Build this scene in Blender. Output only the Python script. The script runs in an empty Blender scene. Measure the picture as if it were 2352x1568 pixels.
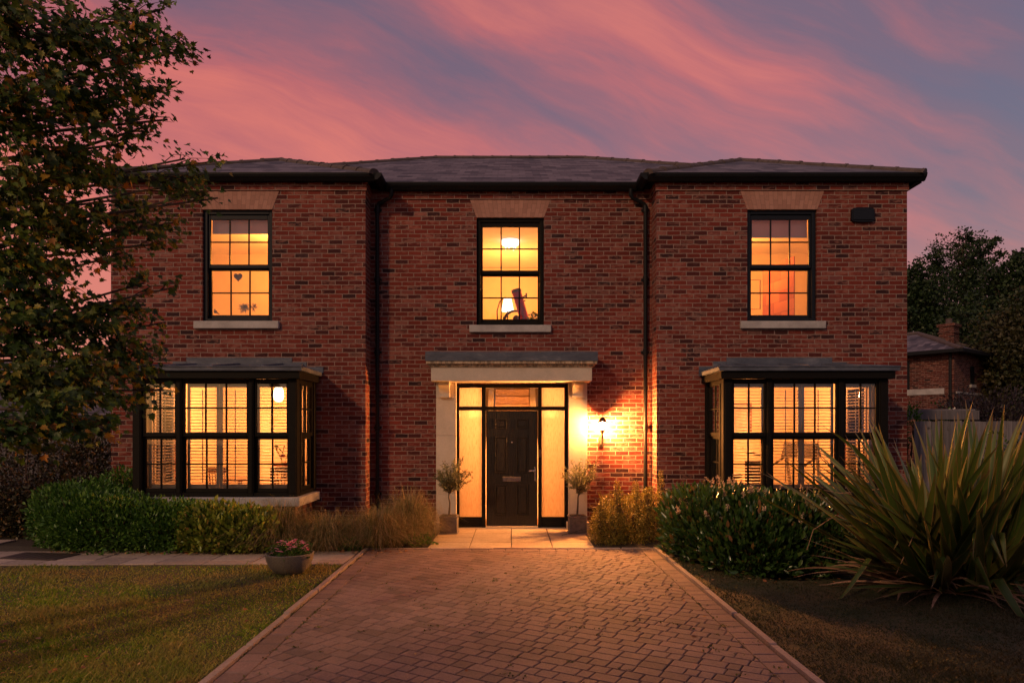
import bpy, math, random
import numpy as np
from mathutils import Vector, Matrix
random.seed(7); rng = np.random.default_rng(11)
R = math.radians; PI = math.pi
scene = bpy.context.scene
col = scene.collection
EYE = 1.72; FPX = 1568.0; CX = 1176.0; HY = 986.0

def at(x, y, Y):
    """world point seen at (x, y) of the 2352 px wide photograph, at distance Y"""
    return Vector(((x-CX)*Y/FPX, Y, EYE-(y-HY)*Y/FPX))

# ------------------------------------------------------------------ materials
class NT:
    def __init__(s, name, tree=None):
        if tree is None:
            s.m = bpy.data.materials.new(name); s.m.use_nodes = True
            s.t = s.m.node_tree
        else: s.m = None; s.t = tree
        s.t.nodes.clear()
    def n(s, typ, ins=None, **props):
        nd = s.t.nodes.new(typ)
        for k, v in props.items(): setattr(nd, k, v)
        for k, v in (ins or {}).items():
            s.set(nd.inputs[k], v)
        return nd
    def set(s, sock, v):
        if isinstance(v, bpy.types.NodeSocket): s.t.links.new(v, sock)
        elif isinstance(v, bpy.types.Node): s.t.links.new(v.outputs[0], sock)
        else:
            if isinstance(v, (tuple, list)) and len(v) == 3 and sock.type == 'RGBA': v = (*v, 1)
            sock.default_value = v
    def math(s, op, a, b=None, c=None, clamp=False):
        nd = s.t.nodes.new('ShaderNodeMath'); nd.operation = op; nd.use_clamp = clamp
        s.set(nd.inputs[0], a)
        if b is not None: s.set(nd.inputs[1], b)
        if c is not None: s.set(nd.inputs[2], c)
        return nd.outputs[0]
    def add(s, a, b): return s.math('ADD', a, b)
    def sub(s, a, b): return s.math('SUBTRACT', a, b)
    def mul(s, a, b): return s.math('MULTIPLY', a, b)
    def mix(s, f, a, b, bt='MIX'):
        nd = s.t.nodes.new('ShaderNodeMix'); nd.data_type = 'RGBA'; nd.blend_type = bt
        s.set(nd.inputs[0], f); s.set(nd.inputs[6], a); s.set(nd.inputs[7], b)
        return nd.outputs[2]
    def ramp(s, f, stops, interp='LINEAR'):
        nd = s.t.nodes.new('ShaderNodeValToRGB'); cr = nd.color_ramp; cr.interpolation = interp
        while len(cr.elements) < len(stops): cr.elements.new(0.5)
        for e, (p, c) in zip(cr.elements, stops):
            e.position = p
            e.color = (c, c, c, 1) if isinstance(c, (int, float)) else (*c, 1)
        s.set(nd.inputs[0], f); return nd.outputs[0]
    def noise(s, vec, scale, detail=4, rough=0.55, dist=0.0, out=0):
        nd = s.n('ShaderNodeTexNoise', {'Scale': scale, 'Detail': detail, 'Roughness': rough, 'Distortion': dist})
        if vec is not None: s.set(nd.inputs['Vector'], vec)
        return nd.outputs[out]
    def obj(s): return s.n('ShaderNodeTexCoord').outputs['Object']
    def sep(s, v):
        nd = s.n('ShaderNodeSeparateXYZ', {0: v}); return nd.outputs
    def comb(s, x, y, z=0.0):
        return s.n('ShaderNodeCombineXYZ', {0: x, 1: y, 2: z}).outputs[0]
    def scl(s, v, sc):
        nd = s.t.nodes.new('ShaderNodeVectorMath'); nd.operation = 'MULTIPLY'
        s.set(nd.inputs[0], v); nd.inputs[1].default_value = sc; return nd.outputs[0]
    def bump(s, h, strength=0.5, dist=0.01):
        return s.n('ShaderNodeBump', {'Height': h, 'Strength': strength, 'Distance': dist}).outputs[0]
    def bsdf(s, color, rough=0.6, normal=None, **kw):
        b = s.n('ShaderNodeBsdfPrincipled', {'Base Color': color, 'Roughness': rough})
        if normal is not None: s.set(b.inputs['Normal'], normal)
        for k, v in kw.items(): s.set(b.inputs[k.replace('_', ' ')], v)
        return b
    def out(s, sh):
        o = s.t.nodes.new('ShaderNodeOutputMaterial'); s.set(o.inputs[0], sh); return s.m

def plain(name, c, rough=0.6, noise=0.0, scale=20, bump=0.0, metallic=0.0, spec=0.5):
    n = NT(name); v = n.obj(); colr = c
    k = n.noise(v, scale, 5, 0.6)
    if noise:
        f = n.ramp(k, [(0.3, 1-noise), (0.7, 1+noise)])
        colr = n.mix(1.0, c, f, 'MULTIPLY')
    nm = n.bump(k, bump, 0.01) if bump else None
    b = n.bsdf(colr, rough, nm, Metallic=metallic)
    b.inputs['Specular IOR Level'].default_value = spec
    return n.out(b)

def brick_mat(name, pal, mortar=(.30, .225, .18), bw=.225, bh=.075, joint=.0064, scr=0.5):
    n = NT(name); o = n.obj(); x, y, z = n.sep(o)
    w = n.noise(o, 9, 2); w2 = n.noise(n.scl(o, (1, 1, 1.7)), 42, 2)
    u = n.add(n.add(x, y), n.mul(n.sub(w2, .5), .010))
    v = n.add(z, n.add(n.mul(n.sub(w, .5), .012), n.mul(n.sub(w2, .5), .007)))
    vv = n.math('DIVIDE', v, bh); row = n.math('FLOOR', vv); fv = n.sub(vv, row)
    wn0 = n.n('ShaderNodeTexWhiteNoise', {'W': row}, noise_dimensions='1D').outputs[0]
    uu = n.add(n.math('DIVIDE', u, bw), n.add(n.mul(n.math('MODULO', n.add(row, 100), 2.0), .5), n.mul(wn0, .12)))
    cl = n.math('FLOOR', uu); fu = n.sub(uu, cl)
    eu = n.mul(n.math('MINIMUM', fu, n.sub(1.0, fu)), bw)
    ev = n.mul(n.math('MINIMUM', fv, n.sub(1.0, fv)), bh)
    e = n.math('MINIMUM', eu, ev)
    mask = n.ramp(n.math('DIVIDE', e, joint*2), [(0.36, 0.0), (0.62, 1.0)])
    wn = n.n('ShaderNodeTexWhiteNoise', {'Vector': n.comb(cl, row, 3.1)}, noise_dimensions='3D')
    base = n.ramp(wn.outputs[0], pal)
    # smears and wear of each brick
    sm = n.noise(n.scl(o, (9, 9, 26)), 1.0, 5, .65)
    wn2 = n.n('ShaderNodeTexWhiteNoise', {'Vector': n.comb(cl, row, 8.7)}, noise_dimensions='3D').outputs[0]
    k = n.mul(n.ramp(n.add(sm, n.mul(n.sub(wn2, .5), .25)), [(0.53, 0.0), (0.62, 1.0)]), scr)
    base = n.mix(k, base, (.30, .135, .11))
    fine = n.noise(o, 130, 4, .7)
    base = n.mix(1.0, base, n.ramp(fine, [(0.3, .78), (0.7, 1.2)]), 'MULTIPLY')
    big = n.noise(o, .9, 3, .6)
    base = n.mix(1.0, base, n.ramp(big, [(0.3, .74), (0.7, 1.18)]), 'MULTIPLY')
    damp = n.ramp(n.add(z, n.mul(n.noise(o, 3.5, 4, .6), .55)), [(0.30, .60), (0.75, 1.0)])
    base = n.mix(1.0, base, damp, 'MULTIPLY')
    eff = n.ramp(n.noise(n.scl(o, (1, 1, 1.6)), 1.7, 5, .65), [(0.60, 0.0), (0.78, .32)])
    base = n.mix(eff, base, (.26, .19, .19))
    mc = n.mix(1.0, mortar, n.ramp(fine, [(0.3, .7), (0.7, 1.25)]), 'MULTIPLY')
    c = n.mix(mask, mc, base)
    h = n.add(mask, n.add(n.mul(fine, .35), n.mul(sm, .35)))
    b = n.bsdf(c, .88, n.bump(h, .9, .006)); b.inputs['Specular IOR Level'].default_value = .25
    return n.out(b)

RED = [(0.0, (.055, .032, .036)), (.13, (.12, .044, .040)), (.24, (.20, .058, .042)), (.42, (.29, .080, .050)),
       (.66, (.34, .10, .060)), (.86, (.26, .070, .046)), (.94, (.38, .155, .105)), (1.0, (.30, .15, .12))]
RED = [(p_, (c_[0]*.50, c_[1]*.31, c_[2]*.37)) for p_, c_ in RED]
M = {}
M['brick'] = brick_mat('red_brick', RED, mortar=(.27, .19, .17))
DULL = [(p, (c[0]*.55, c[1]*.6, c[2]*.62)) for p, c in RED]
M['brick2'] = brick_mat('neighbour_brick', DULL, mortar=(.2, .15, .13))

def gauged_mat():
    n = NT('gauged_brick'); o = n.obj(); x, y, z = n.sep(o)   # object origin at the arch's bottom centre
    k = n.add(1.0, n.mul(z, .50))
    u = n.math('DIVIDE', x, n.mul(k, .068)); cl = n.math('FLOOR', u); fu = n.sub(u, cl)
    off = n.mul(n.math('MODULO', n.add(cl, 100), 2.0), .5)
    vv = n.add(n.math('DIVIDE', z, .155), off); rw = n.math('FLOOR', vv); fv = n.sub(vv, rw)
    e = n.math('MINIMUM', n.mul(n.math('MINIMUM', fu, n.sub(1.0, fu)), .068), n.mul(n.math('MINIMUM', fv, n.sub(1.0, fv)), .155))
    mask = n.ramp(n.math('DIVIDE', e, .006), [(0.3, 0.0), (0.6, 1.0)])
    wn = n.n('ShaderNodeTexWhiteNoise', {'Vector': n.comb(cl, rw, 3.1)}, noise_dimensions='3D').outputs[0]
    base = n.ramp(wn, [(0, (.29, .145, .115)), (1, (.39, .205, .165))])
    f = n.noise(o, 90, 4, .7)
    base = n.mix(1.0, base, n.ramp(f, [(0.3, .85), (0.7, 1.12)]), 'MULTIPLY')
    return n.out(n.bsdf(n.mix(mask, (.22, .12, .09), base), .85, n.bump(n.add(mask, n.mul(f, .3)), .5, .003)))
M['gauged'] = gauged_mat()

def slate_mat(name, c1, c2):
    n = NT(name); o = n.obj(); x, y, z = n.sep(o)
    nx, ny, nz = n.sep(n.n('ShaderNodeTexCoord').outputs['Normal'])
    side = n.math('GREATER_THAN', n.math('ABSOLUTE', nx), n.math('ABSOLUTE', ny))
    u = n.add(n.mul(side, y), n.mul(n.sub(1.0, side), x))
    v = n.math('DIVIDE', z, .125)
    row = n.math('FLOOR', v); fv = n.sub(v, row)
    uu = n.add(n.math('DIVIDE', u, .26), n.mul(n.math('MODULO', n.add(row, 100), 2.0), .5)); cl = n.math('FLOOR', uu); fu = n.sub(uu, cl)
    wn = n.n('ShaderNodeTexWhiteNoise', {'Vector': n.comb(cl, row, 1.1)}, noise_dimensions='3D').outputs[0]
    base = n.mix(wn, c1, c2)
    edge = n.ramp(fv, [(0.0, .18), (0.22, 1.0), (0.7, 1.15), (1.0, .8)])
    j = n.ramp(n.math('MINIMUM', fu, n.sub(1.0, fu)), [(0.0, .4), (0.05, 1.0)])
    base = n.mix(1.0, base, n.mix(1.0, edge, j, 'MULTIPLY'), 'MULTIPLY')
    f = n.noise(o, 30, 5, .7)
    base = n.mix(1.0, base, n.ramp(f, [(0.3, .7), (0.7, 1.25)]), 'MULTIPLY')
    h = n.add(n.mul(n.sub(1.0, fv), 1.0), n.add(n.mul(wn, .5), n.mul(f, .4)))
    return n.out(n.bsdf(base, .6, n.bump(h, .6, .012)))
M['slate'] = slate_mat('roof_slate', (.030, .026, .034), (.155, .13, .155))
M['ridge'] = plain('ridge_tile_clay', (.078, .058, .058), .85, .3, 14, .5)
M['black'] = plain('black_gutter', (.010, .011, .014), .45, .2, 30, spec=.15)
M['frame'] = plain('black_joinery', (.008, .007, .0065), .55, .25, 40, .15, spec=.10)
M['blueframe'] = plain('dark_blue_black_joinery', (.009, .012, .020), .5, .2, 40, .1, spec=.18)
M['stone'] = None
def stone_mat(name, c, stain=.5, sc=1.0):
    n = NT(name); o = n.obj()
    f = n.noise(o, 60*sc, 5, .7); b2 = n.noise(o, 3*sc, 5, .65)
    base = n.mix(1.0, c, n.ramp(b2, [(0.3, 1-.25*stain*2), (0.7, 1.1)]), 'MULTIPLY')
    base = n.mix(1.0, base, n.ramp(f, [(0.3, .88), (0.7, 1.1)]), 'MULTIPLY')
    return n.out(n.bsdf(base, .8, n.bump(n.add(f, b2), .35, .004)))
M['stone'] = stone_mat('pale_cast_stone', (.50, .44, .38), .3)
M['sill'] = stone_mat('weathered_sill_stone', (.42, .40, .41), .8)
def cornice_mat():
    n = NT('stained_cornice_stone'); o = n.obj()
    f = n.noise(n.scl(o, (22, 22, 5)), 1.0, 5, .7); g = n.noise(o, 70, 4, .7)
    st = n.ramp(f, [(0.42, 0.0), (0.58, 1.0)])
    base = n.mix(n.mul(st, .75), (.46, .37, .27), (.07, .055, .045))
    base = n.mix(1.0, base, n.ramp(g, [(0.3, .8), (0.7, 1.15)]), 'MULTIPLY')
    return n.out(n.bsdf(base, .85, n.bump(g, .4, .004)))
M['cornice'] = cornice_mat()
def lead_mat():
    n = NT('weathered_lead'); o = n.obj()
    a = n.noise(n.scl(o, (2.5, 2.5, 6)), 1.0, 6, .7); g = n.noise(o, 45, 4, .7)
    base = n.ramp(a, [(0.3, (.045, .055, .085)), (0.55, (.085, .10, .14)), (0.75, (.20, .21, .25))])
    return n.out(n.bsdf(base, n.ramp(g, [(0.3, .45), (0.7, .7)]), n.bump(n.add(a, n.mul(g, .4)), .5, .02), Metallic=0.0, Specular_IOR_Level=.3))
M['lead'] = lead_mat()
def glass_mat(name, tint=(1, 1, 1), refl=1.0):
    n = NT(name)
    lw = n.n('ShaderNodeFresnel', {'IOR': 1.5}).outputs[0]
    f = n.mul(lw, refl)
    bm = n.bump(n.noise(n.obj(), 2.2, 2), .02, .02)
    g = n.n('ShaderNodeBsdfGlossy', {'Color': (1, 1, 1), 'Roughness': .02, 'Normal': bm})
    t = n.n('ShaderNodeBsdfTransparent', {'Color': tint})
    return n.out(n.n('ShaderNodeMixShader', {0: f, 1: t, 2: g}))
M['glass'] = glass_mat('window_glass', refl=2.2)
def frosted():
    n = NT('rain_textured_glass'); o = n.obj()
    s = n.noise(n.scl(o, (95, 95, 9.0)), 1.0, 4, .7, .3); s2 = n.noise(n.scl(o, (1.5, 1, .9)), 2.0, 3)
    c = n.ramp(s, [(0.34, (.70, .62, .52)), (0.50, (.92, .90, .85))])
    tr = n.n('ShaderNodeBsdfTranslucent', {'Color': c, 'Normal': n.bump(s, .5, .01)})
    rf = n.n('ShaderNodeBsdfRefraction', {'Color': c, 'Roughness': .30, 'IOR': 1.12, 'Normal': n.bump(s, .8, .02)})
    gl = n.n('ShaderNodeBsdfGlossy', {'Roughness': .25, 'Normal': n.bump(s, .6, .01)})
    m1 = n.n('ShaderNodeMixShader', {0: .42, 1: tr, 2: rf})
    return n.out(n.n('ShaderNodeMixShader', {0: .05, 1: m1, 2: gl}))
M['frosted'] = frosted()
def door_mat():
    n = NT('dark_grained_door'); o = n.obj()
    q = n.scl(o, (1, 1, .16))
    w = n.n('ShaderNodeTexWave', {'Vector': q, 'Scale': 16.0, 'Distortion': 9.0, 'Detail': 3.0, 'Detail Scale': 1.6}, wave_type='BANDS', bands_direction='X').outputs[1]
    f = n.noise(n.scl(o, (60, 60, 6)), 1.0, 4, .7)
    h = n.add(w, n.mul(f, .5))
    c = n.ramp(h, [(0.35, (.003, .0026, .0022)), (0.8, (.008, .006, .0045)), (1.0, (.022, .015, .010))])
    return n.out(n.bsdf(c, .45, n.bump(h, .5, .004), **{'Specular_IOR_Level': .4}))
M['door'] = door_mat()
M['chrome'] = plain('brushed_chrome', (.75, .74, .72), .22, .1, 30, 0, 1.0)
M['plaster'] = plain('cream_plaster', (.74, .66, .52), .9, .04, 6)
M['ceil'] = plain('ceiling_white', (.8, .77, .72), .9, .02, 6)
M['carpet'] = plain('stair_carpet', (.66, .50, .40), .95, .12, 60, .3)
M['woodfloor'] = plain('oak_floor', (.36, .22, .12), .5, .2, 8)
M['white'] = plain('white_painted_wood', (.78, .76, .72), .45, .03, 10)
M['shutter'] = plain('painted_louvre', (.60, .53, .47), .5, .03, 10)
def roller_mat():
    n = NT('pale_roller_blind'); c = (.80, .62, .58)
    return n.out(n.n('ShaderNodeMixShader', {0: .16, 1: n.bsdf(c, .85), 2: n.n('ShaderNodeBsdfTranslucent', {'Color': c})}))
M['roller'] = roller_mat()

def paver_mat(name, cols, joint_bump=.5, scale=60, spots=True):
    n = NT(name); o = n.obj(); r = n.n('ShaderNodeNewGeometry').outputs['Random Per Island']
    base = n.ramp(r, cols)
    big = n.noise(o, .8, 4, .6); f = n.noise(o, scale, 5, .75); md = n.noise(o, 9, 5, .7)
    base = n.mix(1.0, base, n.ramp(big, [(0.3, .72), (0.7, 1.12)]), 'MULTIPLY')
    base = n.mix(1.0, base, n.ramp(md, [(0.3, .90), (0.7, 1.08)]), 'MULTIPLY')
    base = n.mix(1.0, base, n.ramp(f, [(0.3, .72), (0.7, 1.25)]), 'MULTIPLY')
    return n.out(n.bsdf(base, .82, n.bump(n.add(f, n.mul(md, 1.5)), joint_bump, .006)))
M['paver'] = paver_mat('block_paving', [(0, (.18, .115, .10)), (.3, (.23, .145, .128)), (.7, (.265, .17, .15)), (.9, (.22, .14, .128)), (1, (.15, .10, .092))])
M['slab'] = paver_mat('riven_flagstone', [(0, (.40, .31, .23)), (1, (.50, .40, .29))], .7, 35)
M['pathslab'] = paver_mat('path_flagstone', [(0, (.36, .28, .24)), (1, (.50, .39, .33))], .9, 35)
M['kerb'] = paver_mat('concrete_edging', [(0, (.36, .27, .23)), (1, (.46, .35, .30))], .6, 50)
M['joint'] = plain('joint_sand', (.06, .046, .032), .95, .4, 25, .5)
M['soil'] = plain('dark_soil', (.035, .024, .017), .95, .45, 14, .9)
def lawn_soil():
    n = NT('lawn_base'); o = n.obj()
    a = n.noise(o, 1.3, 4, .6); f = n.noise(o, 60, 4, .7)
    c = n.ramp(a, [(0.35, (.045, .055, .014)), (0.6, (.12, .085, .035))])
    return n.out(n.bsdf(n.mix(1.0, c, n.ramp(f, [(0.3, .6), (0.7, 1.3)]), 'MULTIPLY'), .95, n.bump(f, .8, .02)))
M['lawn'] = lawn_soil()
M['ground'] = plain('far_grassland', (.045, .05, .022), .95, .3, .3)

def leaf_mat(name, cols, rough=.5, trans=.3, patch=None, spec=.4):
    """cols: ramp over per-leaf random; patch: (scale, colour, amount) broad natural variation of leaf colour"""
    n = NT(name); r = n.n('ShaderNodeNewGeometry').outputs['Random Per Island']; o = n.obj()
    c = n.ramp(r, cols)
    if patch:
        k = n.ramp(n.noise(o, patch[0], 3), [(0.42, 0.0), (0.62, patch[2])])
        c = n.mix(k, c, patch[1])
    b = n.bsdf(c, rough); b.inputs['Specular IOR Level'].default_value = spec
    t = n.n('ShaderNodeBsdfTranslucent', {'Color': c})
    return n.out(n.n('ShaderNodeMixShader', {0: trans, 1: b, 2: t}))
M['maple'] = leaf_mat('maple_leaf', [(0, (.016, .045, .012)), (.42, (.040, .095, .016)), (.74, (.10, .17, .018)), (.90, (.24, .21, .020)), (.96, (.46, .19, .020)), (1, (.16, .06, .02))], .5, .3, (1.1, (.12, .13, .02), .3))
M['bark'] = plain('bark', (.075, .055, .042), .9, .35, 18, .8)
M['twig'] = plain('thin_twig', (.09, .05, .035), .85, .3, 20)
M['choisya'] = leaf_mat('bright_green_leaf', [(0, (.028, .08, .012)), (.5, (.058, .155, .018)), (1, (.13, .25, .035))], .4, .2)
M['laurelY'] = leaf_mat('yellow_green_leaf', [(0, (.09, .15, .018)), (.5, (.21, .27, .03)), (.9, (.34, .34, .06)), (1, (.38, .22, .07))], .38, .2)
M['laurelD'] = leaf_mat('dark_glossy_leaf', [(0, (.014, .04, .010)), (.5, (.030, .075, .016)), (.9, (.06, .115, .022)), (1, (.17, .075, .03))], .3, .12, None, .6)
M['golden'] = leaf_mat('golden_leaf', [(0, (.11, .10, .015)), (.5, (.20, .155, .022)), (1, (.33, .235, .04))], .5, .25)
M['hedge'] = leaf_mat('brown_green_leaf', [(0, (.018, .022, .010)), (.6, (.045, .042, .016)), (.9, (.12, .065, .02)), (1, (.24, .11, .03))], .42, .15)
M['olive'] = leaf_mat('olive_leaf', [(0, (.10, .11, .05)), (1, (.25, .23, .11))], .5, .2)
M['carex'] = leaf_mat('straw_grass_blade', [(0, (.06, .085, .022)), (.35, (.13, .13, .045)), (.7, (.27, .17, .07)), (1, (.52, .36, .20))], .6, .2)
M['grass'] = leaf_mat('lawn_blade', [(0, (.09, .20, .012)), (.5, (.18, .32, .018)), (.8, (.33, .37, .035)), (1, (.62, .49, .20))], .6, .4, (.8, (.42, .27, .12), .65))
M['grassD'] = leaf_mat('lawn_blade_painted_shade', [(0, (.024, .045, .012)), (.6, (.045, .062, .017)), (1, (.11, .085, .04))], .6, .2, (.9, (.10, .06, .03), .45))  # darker copy of the lawn blade: the right lawn's shade is in its colour
M['treeD'] = leaf_mat('dark_tree_leaf', [(0, (.010, .024, .010)), (.6, (.020, .046, .015)), (1, (.04, .072, .022))], .55, .15)
M['treeA'] = leaf_mat('autumn_tree_leaf', [(0, (.012, .028, .009)), (.5, (.026, .048, .013)), (1, (.06, .055, .016))], .55, .15, (.35, (.06, .034, .012), .45))
M['purple'] = leaf_mat('purple_leaf', [(0, (.014, .012, .016)), (1, (.04, .03, .038))], .5, .1)
M['weed'] = leaf_mat('weed_leaf', [(0, (.07, .10, .02)), (1, (.17, .13, .04))], .6, .2)
M['deadleaf'] = leaf_mat('fallen_leaf', [(0, (.20, .07, .025)), (.6, (.36, .13, .04)), (1, (.45, .28, .12))], .6, .1)
M['pink'] = leaf_mat('pink_petal', [(0, (.75, .12, .22)), (.6, (.88, .30, .38)), (1, (.9, .55, .58))], .5, .2)
M['cream_bloom'] = leaf_mat('cream_blossom', [(0, (.42, .26, .17)), (1, (.68, .50, .36))], .7, .15)
def flax_mat():
    n = NT('flax_leaf'); uv = n.n('ShaderNodeUVMap').outputs[0]; u, v, _ = n.sep(uv)
    r = n.n('ShaderNodeNewGeometry').outputs['Random Per Island']
    a = n.math('ABSOLUTE', n.sub(u, .5))
    st = n.noise(n.comb(n.mul(u, 22), n.add(n.mul(v, .6), n.mul(r, 9))), 1.0, 3, .6)
    c = n.ramp(r, [(0, (.032, .075, .015)), (.5, (.065, .115, .020)), (.85, (.12, .14, .028)), (1, (.19, .15, .05))])
    c = n.mix(n.ramp(st, [(0.45, 0.0), (0.6, .5)]), c, (.10, .11, .03))
    c = n.mix(n.ramp(a, [(0.41, 0.0), (0.48, .7)]), c, (.36, .20, .08))
    c = n.mix(n.ramp(v, [(0.90, 0.0), (1.0, .8)]), c, (.25, .12, .07))
    b = n.bsdf(c, .42, n.bump(st, .3, .004)); t = n.n('ShaderNodeBsdfTranslucent', {'Color': c})
    return n.out(n.n('ShaderNodeMixShader', {0: .15, 1: b, 2: t}))
M['flax'] = flax_mat()
M['flaxdry'] = plain('dry_flax_leaf', (.36, .20, .13), .7, .35, 9, .2)
def fence_mat():
    n = NT('weathered_fence_board'); o = n.obj(); r = n.n('ShaderNodeNewGeometry').outputs['Random Per Island']
    g = n.noise(n.scl(o, (30, 30, 1.6)), 1.0, 5, .7); k = n.noise(n.scl(o, (9, 9, 5)), 1.0, 2)
    c = n.ramp(r, [(0, (.09, .085, .098)), (1, (.19, .175, .195))])
    c = n.mix(1.0, c, n.ramp(g, [(0.3, .55), (0.7, 1.25)]), 'MULTIPLY')
    c = n.mix(n.ramp(k, [(0.68, 0.0), (0.74, .8)]), c, (.03, .025, .02))
    return n.out(n.bsdf(c, .85, n.bump(g, .5, .006)))
M['fence'] = fence_mat()
M['pot'] = plain('faux_lead_planter', (.16, .135, .125), .75, .35, 16, .5)
M['bowl'] = plain('aggregate_stone_bowl', (.22, .19, .15), .85, .45, 120, .8)
def emit(name, c, s):
    n = NT(name); return n.out(n.n('ShaderNodeEmission', {'Color': c, 'Strength': s}))
M['bulb'] = emit('lit_bulb', (1.0, .36, .078), 13500)
M['shade'] = emit('lit_lamp_shade', (1.0, .80, .55), 3.2)
M['darkmetal'] = plain('aged_black_metal', (.05, .035, .025), .5, .2, 40, 0, .6)
M['redtube'] = plain('red_telescope_tube', (.85, .03, .04), .3)
M['dark'] = plain('dark_plastic', (.05, .035, .03), .5)
M['redcloth'] = plain('dark_red_petals', (.18, .012, .015), .7, .3, 30)
M['wood2'] = plain('brown_furniture_wood', (.24, .12, .06), .5, .3, 6)
M['grey'] = plain('grey_painted_metal', (.45, .43, .42), .4)
M['heart'] = plain('woven_heart', (.26, .17, .16), .9, .5, 120, .8)
M['thistle'] = plain('dried_thistle', (.34, .34, .38), .9, .4, 60)
M['tile'] = brick_mat('brown_wall_tile', [(0, (.28, .10, .06)), (1, (.40, .17, .10))], (.2, .1, .06), .40, .20, .004, .2)
M['leafhouse'] = leaf_mat('houseplant_leaf', [(0, (.14, .22, .03)), (1, (.3, .36, .06))], .4, .3)
M['picture'] = plain('grey_print', (.5, .42, .36), .6, .35, 7)

# ------------------------------------------------------------------ mesh helpers
class MB:
    def __init__(s): s.v = []; s.f = []; s.mi = []; s.uv = {}
    def quad(s, pts, mi=0):
        b = len(s.v); s.v += [tuple(p) for p in pts]; s.f.append(tuple(range(b, b+len(pts)))); s.mi.append(mi)
    def box(s, x0, x1, y0, y1, z0, z1, mi=0, bev=0.0):
        if bev <= 0:
            b = len(s.v)
            s.v += [(x, y, z) for z in (z0, z1) for y in (y0, y1) for x in (x0, x1)]
            for f in ((0, 2, 3, 1), (4, 5, 7, 6), (0, 1, 5, 4), (2, 6, 7, 3), (0, 4, 6, 2), (1, 3, 7, 5)):
                s.f.append(tuple(b+i for i in f)); s.mi.append(mi)
            return
        e = min(bev, (x1-x0)*.3, (y1-y0)*.3, (z1-z0)*.3)
        b = len(s.v); idx = {}
        for ix, X in enumerate((x0, x1)):
            for iy, Y in enumerate((y0, y1)):
                for iz, Z in enumerate((z0, z1)):
                    sx, sy, sz = (e, -e)[ix], (e, -e)[iy], (e, -e)[iz]
                    idx[ix, iy, iz, 0] = len(s.v); s.v.append((X, Y+sy, Z+sz))
                    idx[ix, iy, iz, 1] = len(s.v); s.v.append((X+sx, Y, Z+sz))
                    idx[ix, iy, iz, 2] = len(s.v); s.v.append((X+sx, Y+sy, Z))
        def F(*k): s.f.append(tuple(idx[q] for q in k)); s.mi.append(mi)
        for i in (0, 1):
            F((i, 0, 0, 0), (i, 1, 0, 0), (i, 1, 1, 0), (i, 0, 1, 0)); F((0, i, 0, 1), (1, i, 0, 1), (1, i, 1, 1), (0, i, 1, 1)); F((0, 0, i, 2), (1, 0, i, 2), (1, 1, i, 2), (0, 1, i, 2))
        for i in (0, 1):
            for j in (0, 1):
                F((0, i, j, 1), (1, i, j, 1), (1, i, j, 2), (0, i, j, 2)); F((i, 0, j, 0), (i, 1, j, 0), (i, 1, j, 2), (i, 0, j, 2)); F((i, j, 0, 0), (i, j, 1, 0), (i, j, 1, 1), (i, j, 0, 1))
                for k in (0, 1): F((i, j, k, 0), (i, j, k, 1), (i, j, k, 2))
    def tube(s, pts, rad, n=8, mi=0, cap=True):
        pts = [Vector(p) for p in pts]; k = len(pts)
        if not isinstance(rad, (list, tuple)): rad = [rad]*k
        b = len(s.v); up = Vector((0, 0, 1)); prev = None
        for i, p in enumerate(pts):
            d = (pts[min(i+1, k-1)]-pts[max(i-1, 0)]).normalized()
            if prev is None:
                a = d.cross(up)
                if a.length < 1e-3: a = d.cross(Vector((1, 0, 0)))
            else: a = prev-d*prev.dot(d)
            a.normalize(); prev = a; c = d.cross(a)
            for j in range(n):
                t = 2*PI*j/n; s.v.append(tuple(p+(a*math.cos(t)+c*math.sin(t))*rad[i]))
        for i in range(k-1):
            for j in range(n):
                s.f.append((b+i*n+j, b+i*n+(j+1) % n, b+(i+1)*n+(j+1) % n, b+(i+1)*n+j)); s.mi.append(mi)
        if cap:
            s.f.append(tuple(b+j for j in range(n))[::-1]); s.f.append(tuple(b+(k-1)*n+j for j in range(n))); s.mi += [mi, mi]
    def lathe(s, prof, c=(0, 0, 0), n=20, mi=0, sq=None):
        b = len(s.v); k = len(prof)
        for r, z in prof:
            for j in range(n):
                t = 2*PI*j/n; s.v.append((c[0]+r*math.cos(t), c[1]+r*math.sin(t), c[2]+z))
        for i in range(k-1):
            for j in range(n):
                s.f.append((b+i*n+j, b+i*n+(j+1) % n, b+(i+1)*n+(j+1) % n, b+(i+1)*n+j)); s.mi.append(mi)
    def prism(s, poly, lo, hi, axis='y', mi=0):
        """poly: 2D outline in the other two axes"""
        def P(a, b, t): return {'y': (a, t, b), 'x': (t, a, b), 'z': (a, b, t)}[axis]
        b = len(s.v); n = len(poly)
        s.v += [P(a, c, lo) for a, c in poly]+[P(a, c, hi) for a, c in poly]
        s.f.append(tuple(range(b, b+n))); s.f.append(tuple(range(b+2*n-1, b+n-1, -1))); s.mi += [mi, mi]
        for i in range(n):
            j = (i+1) % n; s.f.append((b+i, b+n+i, b+n+j, b+j)); s.mi.append(mi)
    def blob(s, c, r, n=10, mi=0):
        prof = [(max(1e-4, math.sin(PI*i/n))*1.0, -math.cos(PI*i/n)) for i in range(n+1)]
        b = len(s.v); m = 2*n
        for a, z in prof:
            for j in range(m):
                t = 2*PI*j/m; s.v.append((c[0]+r[0]*a*math.cos(t), c[1]+r[1]*a*math.sin(t), c[2]+r[2]*z))
        for i in range(n):
            for j in range(m):
                s.f.append((b+i*m+j, b+i*m+(j+1) % m, b+(i+1)*m+(j+1) % m, b+(i+1)*m+j)); s.mi.append(mi)
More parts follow.
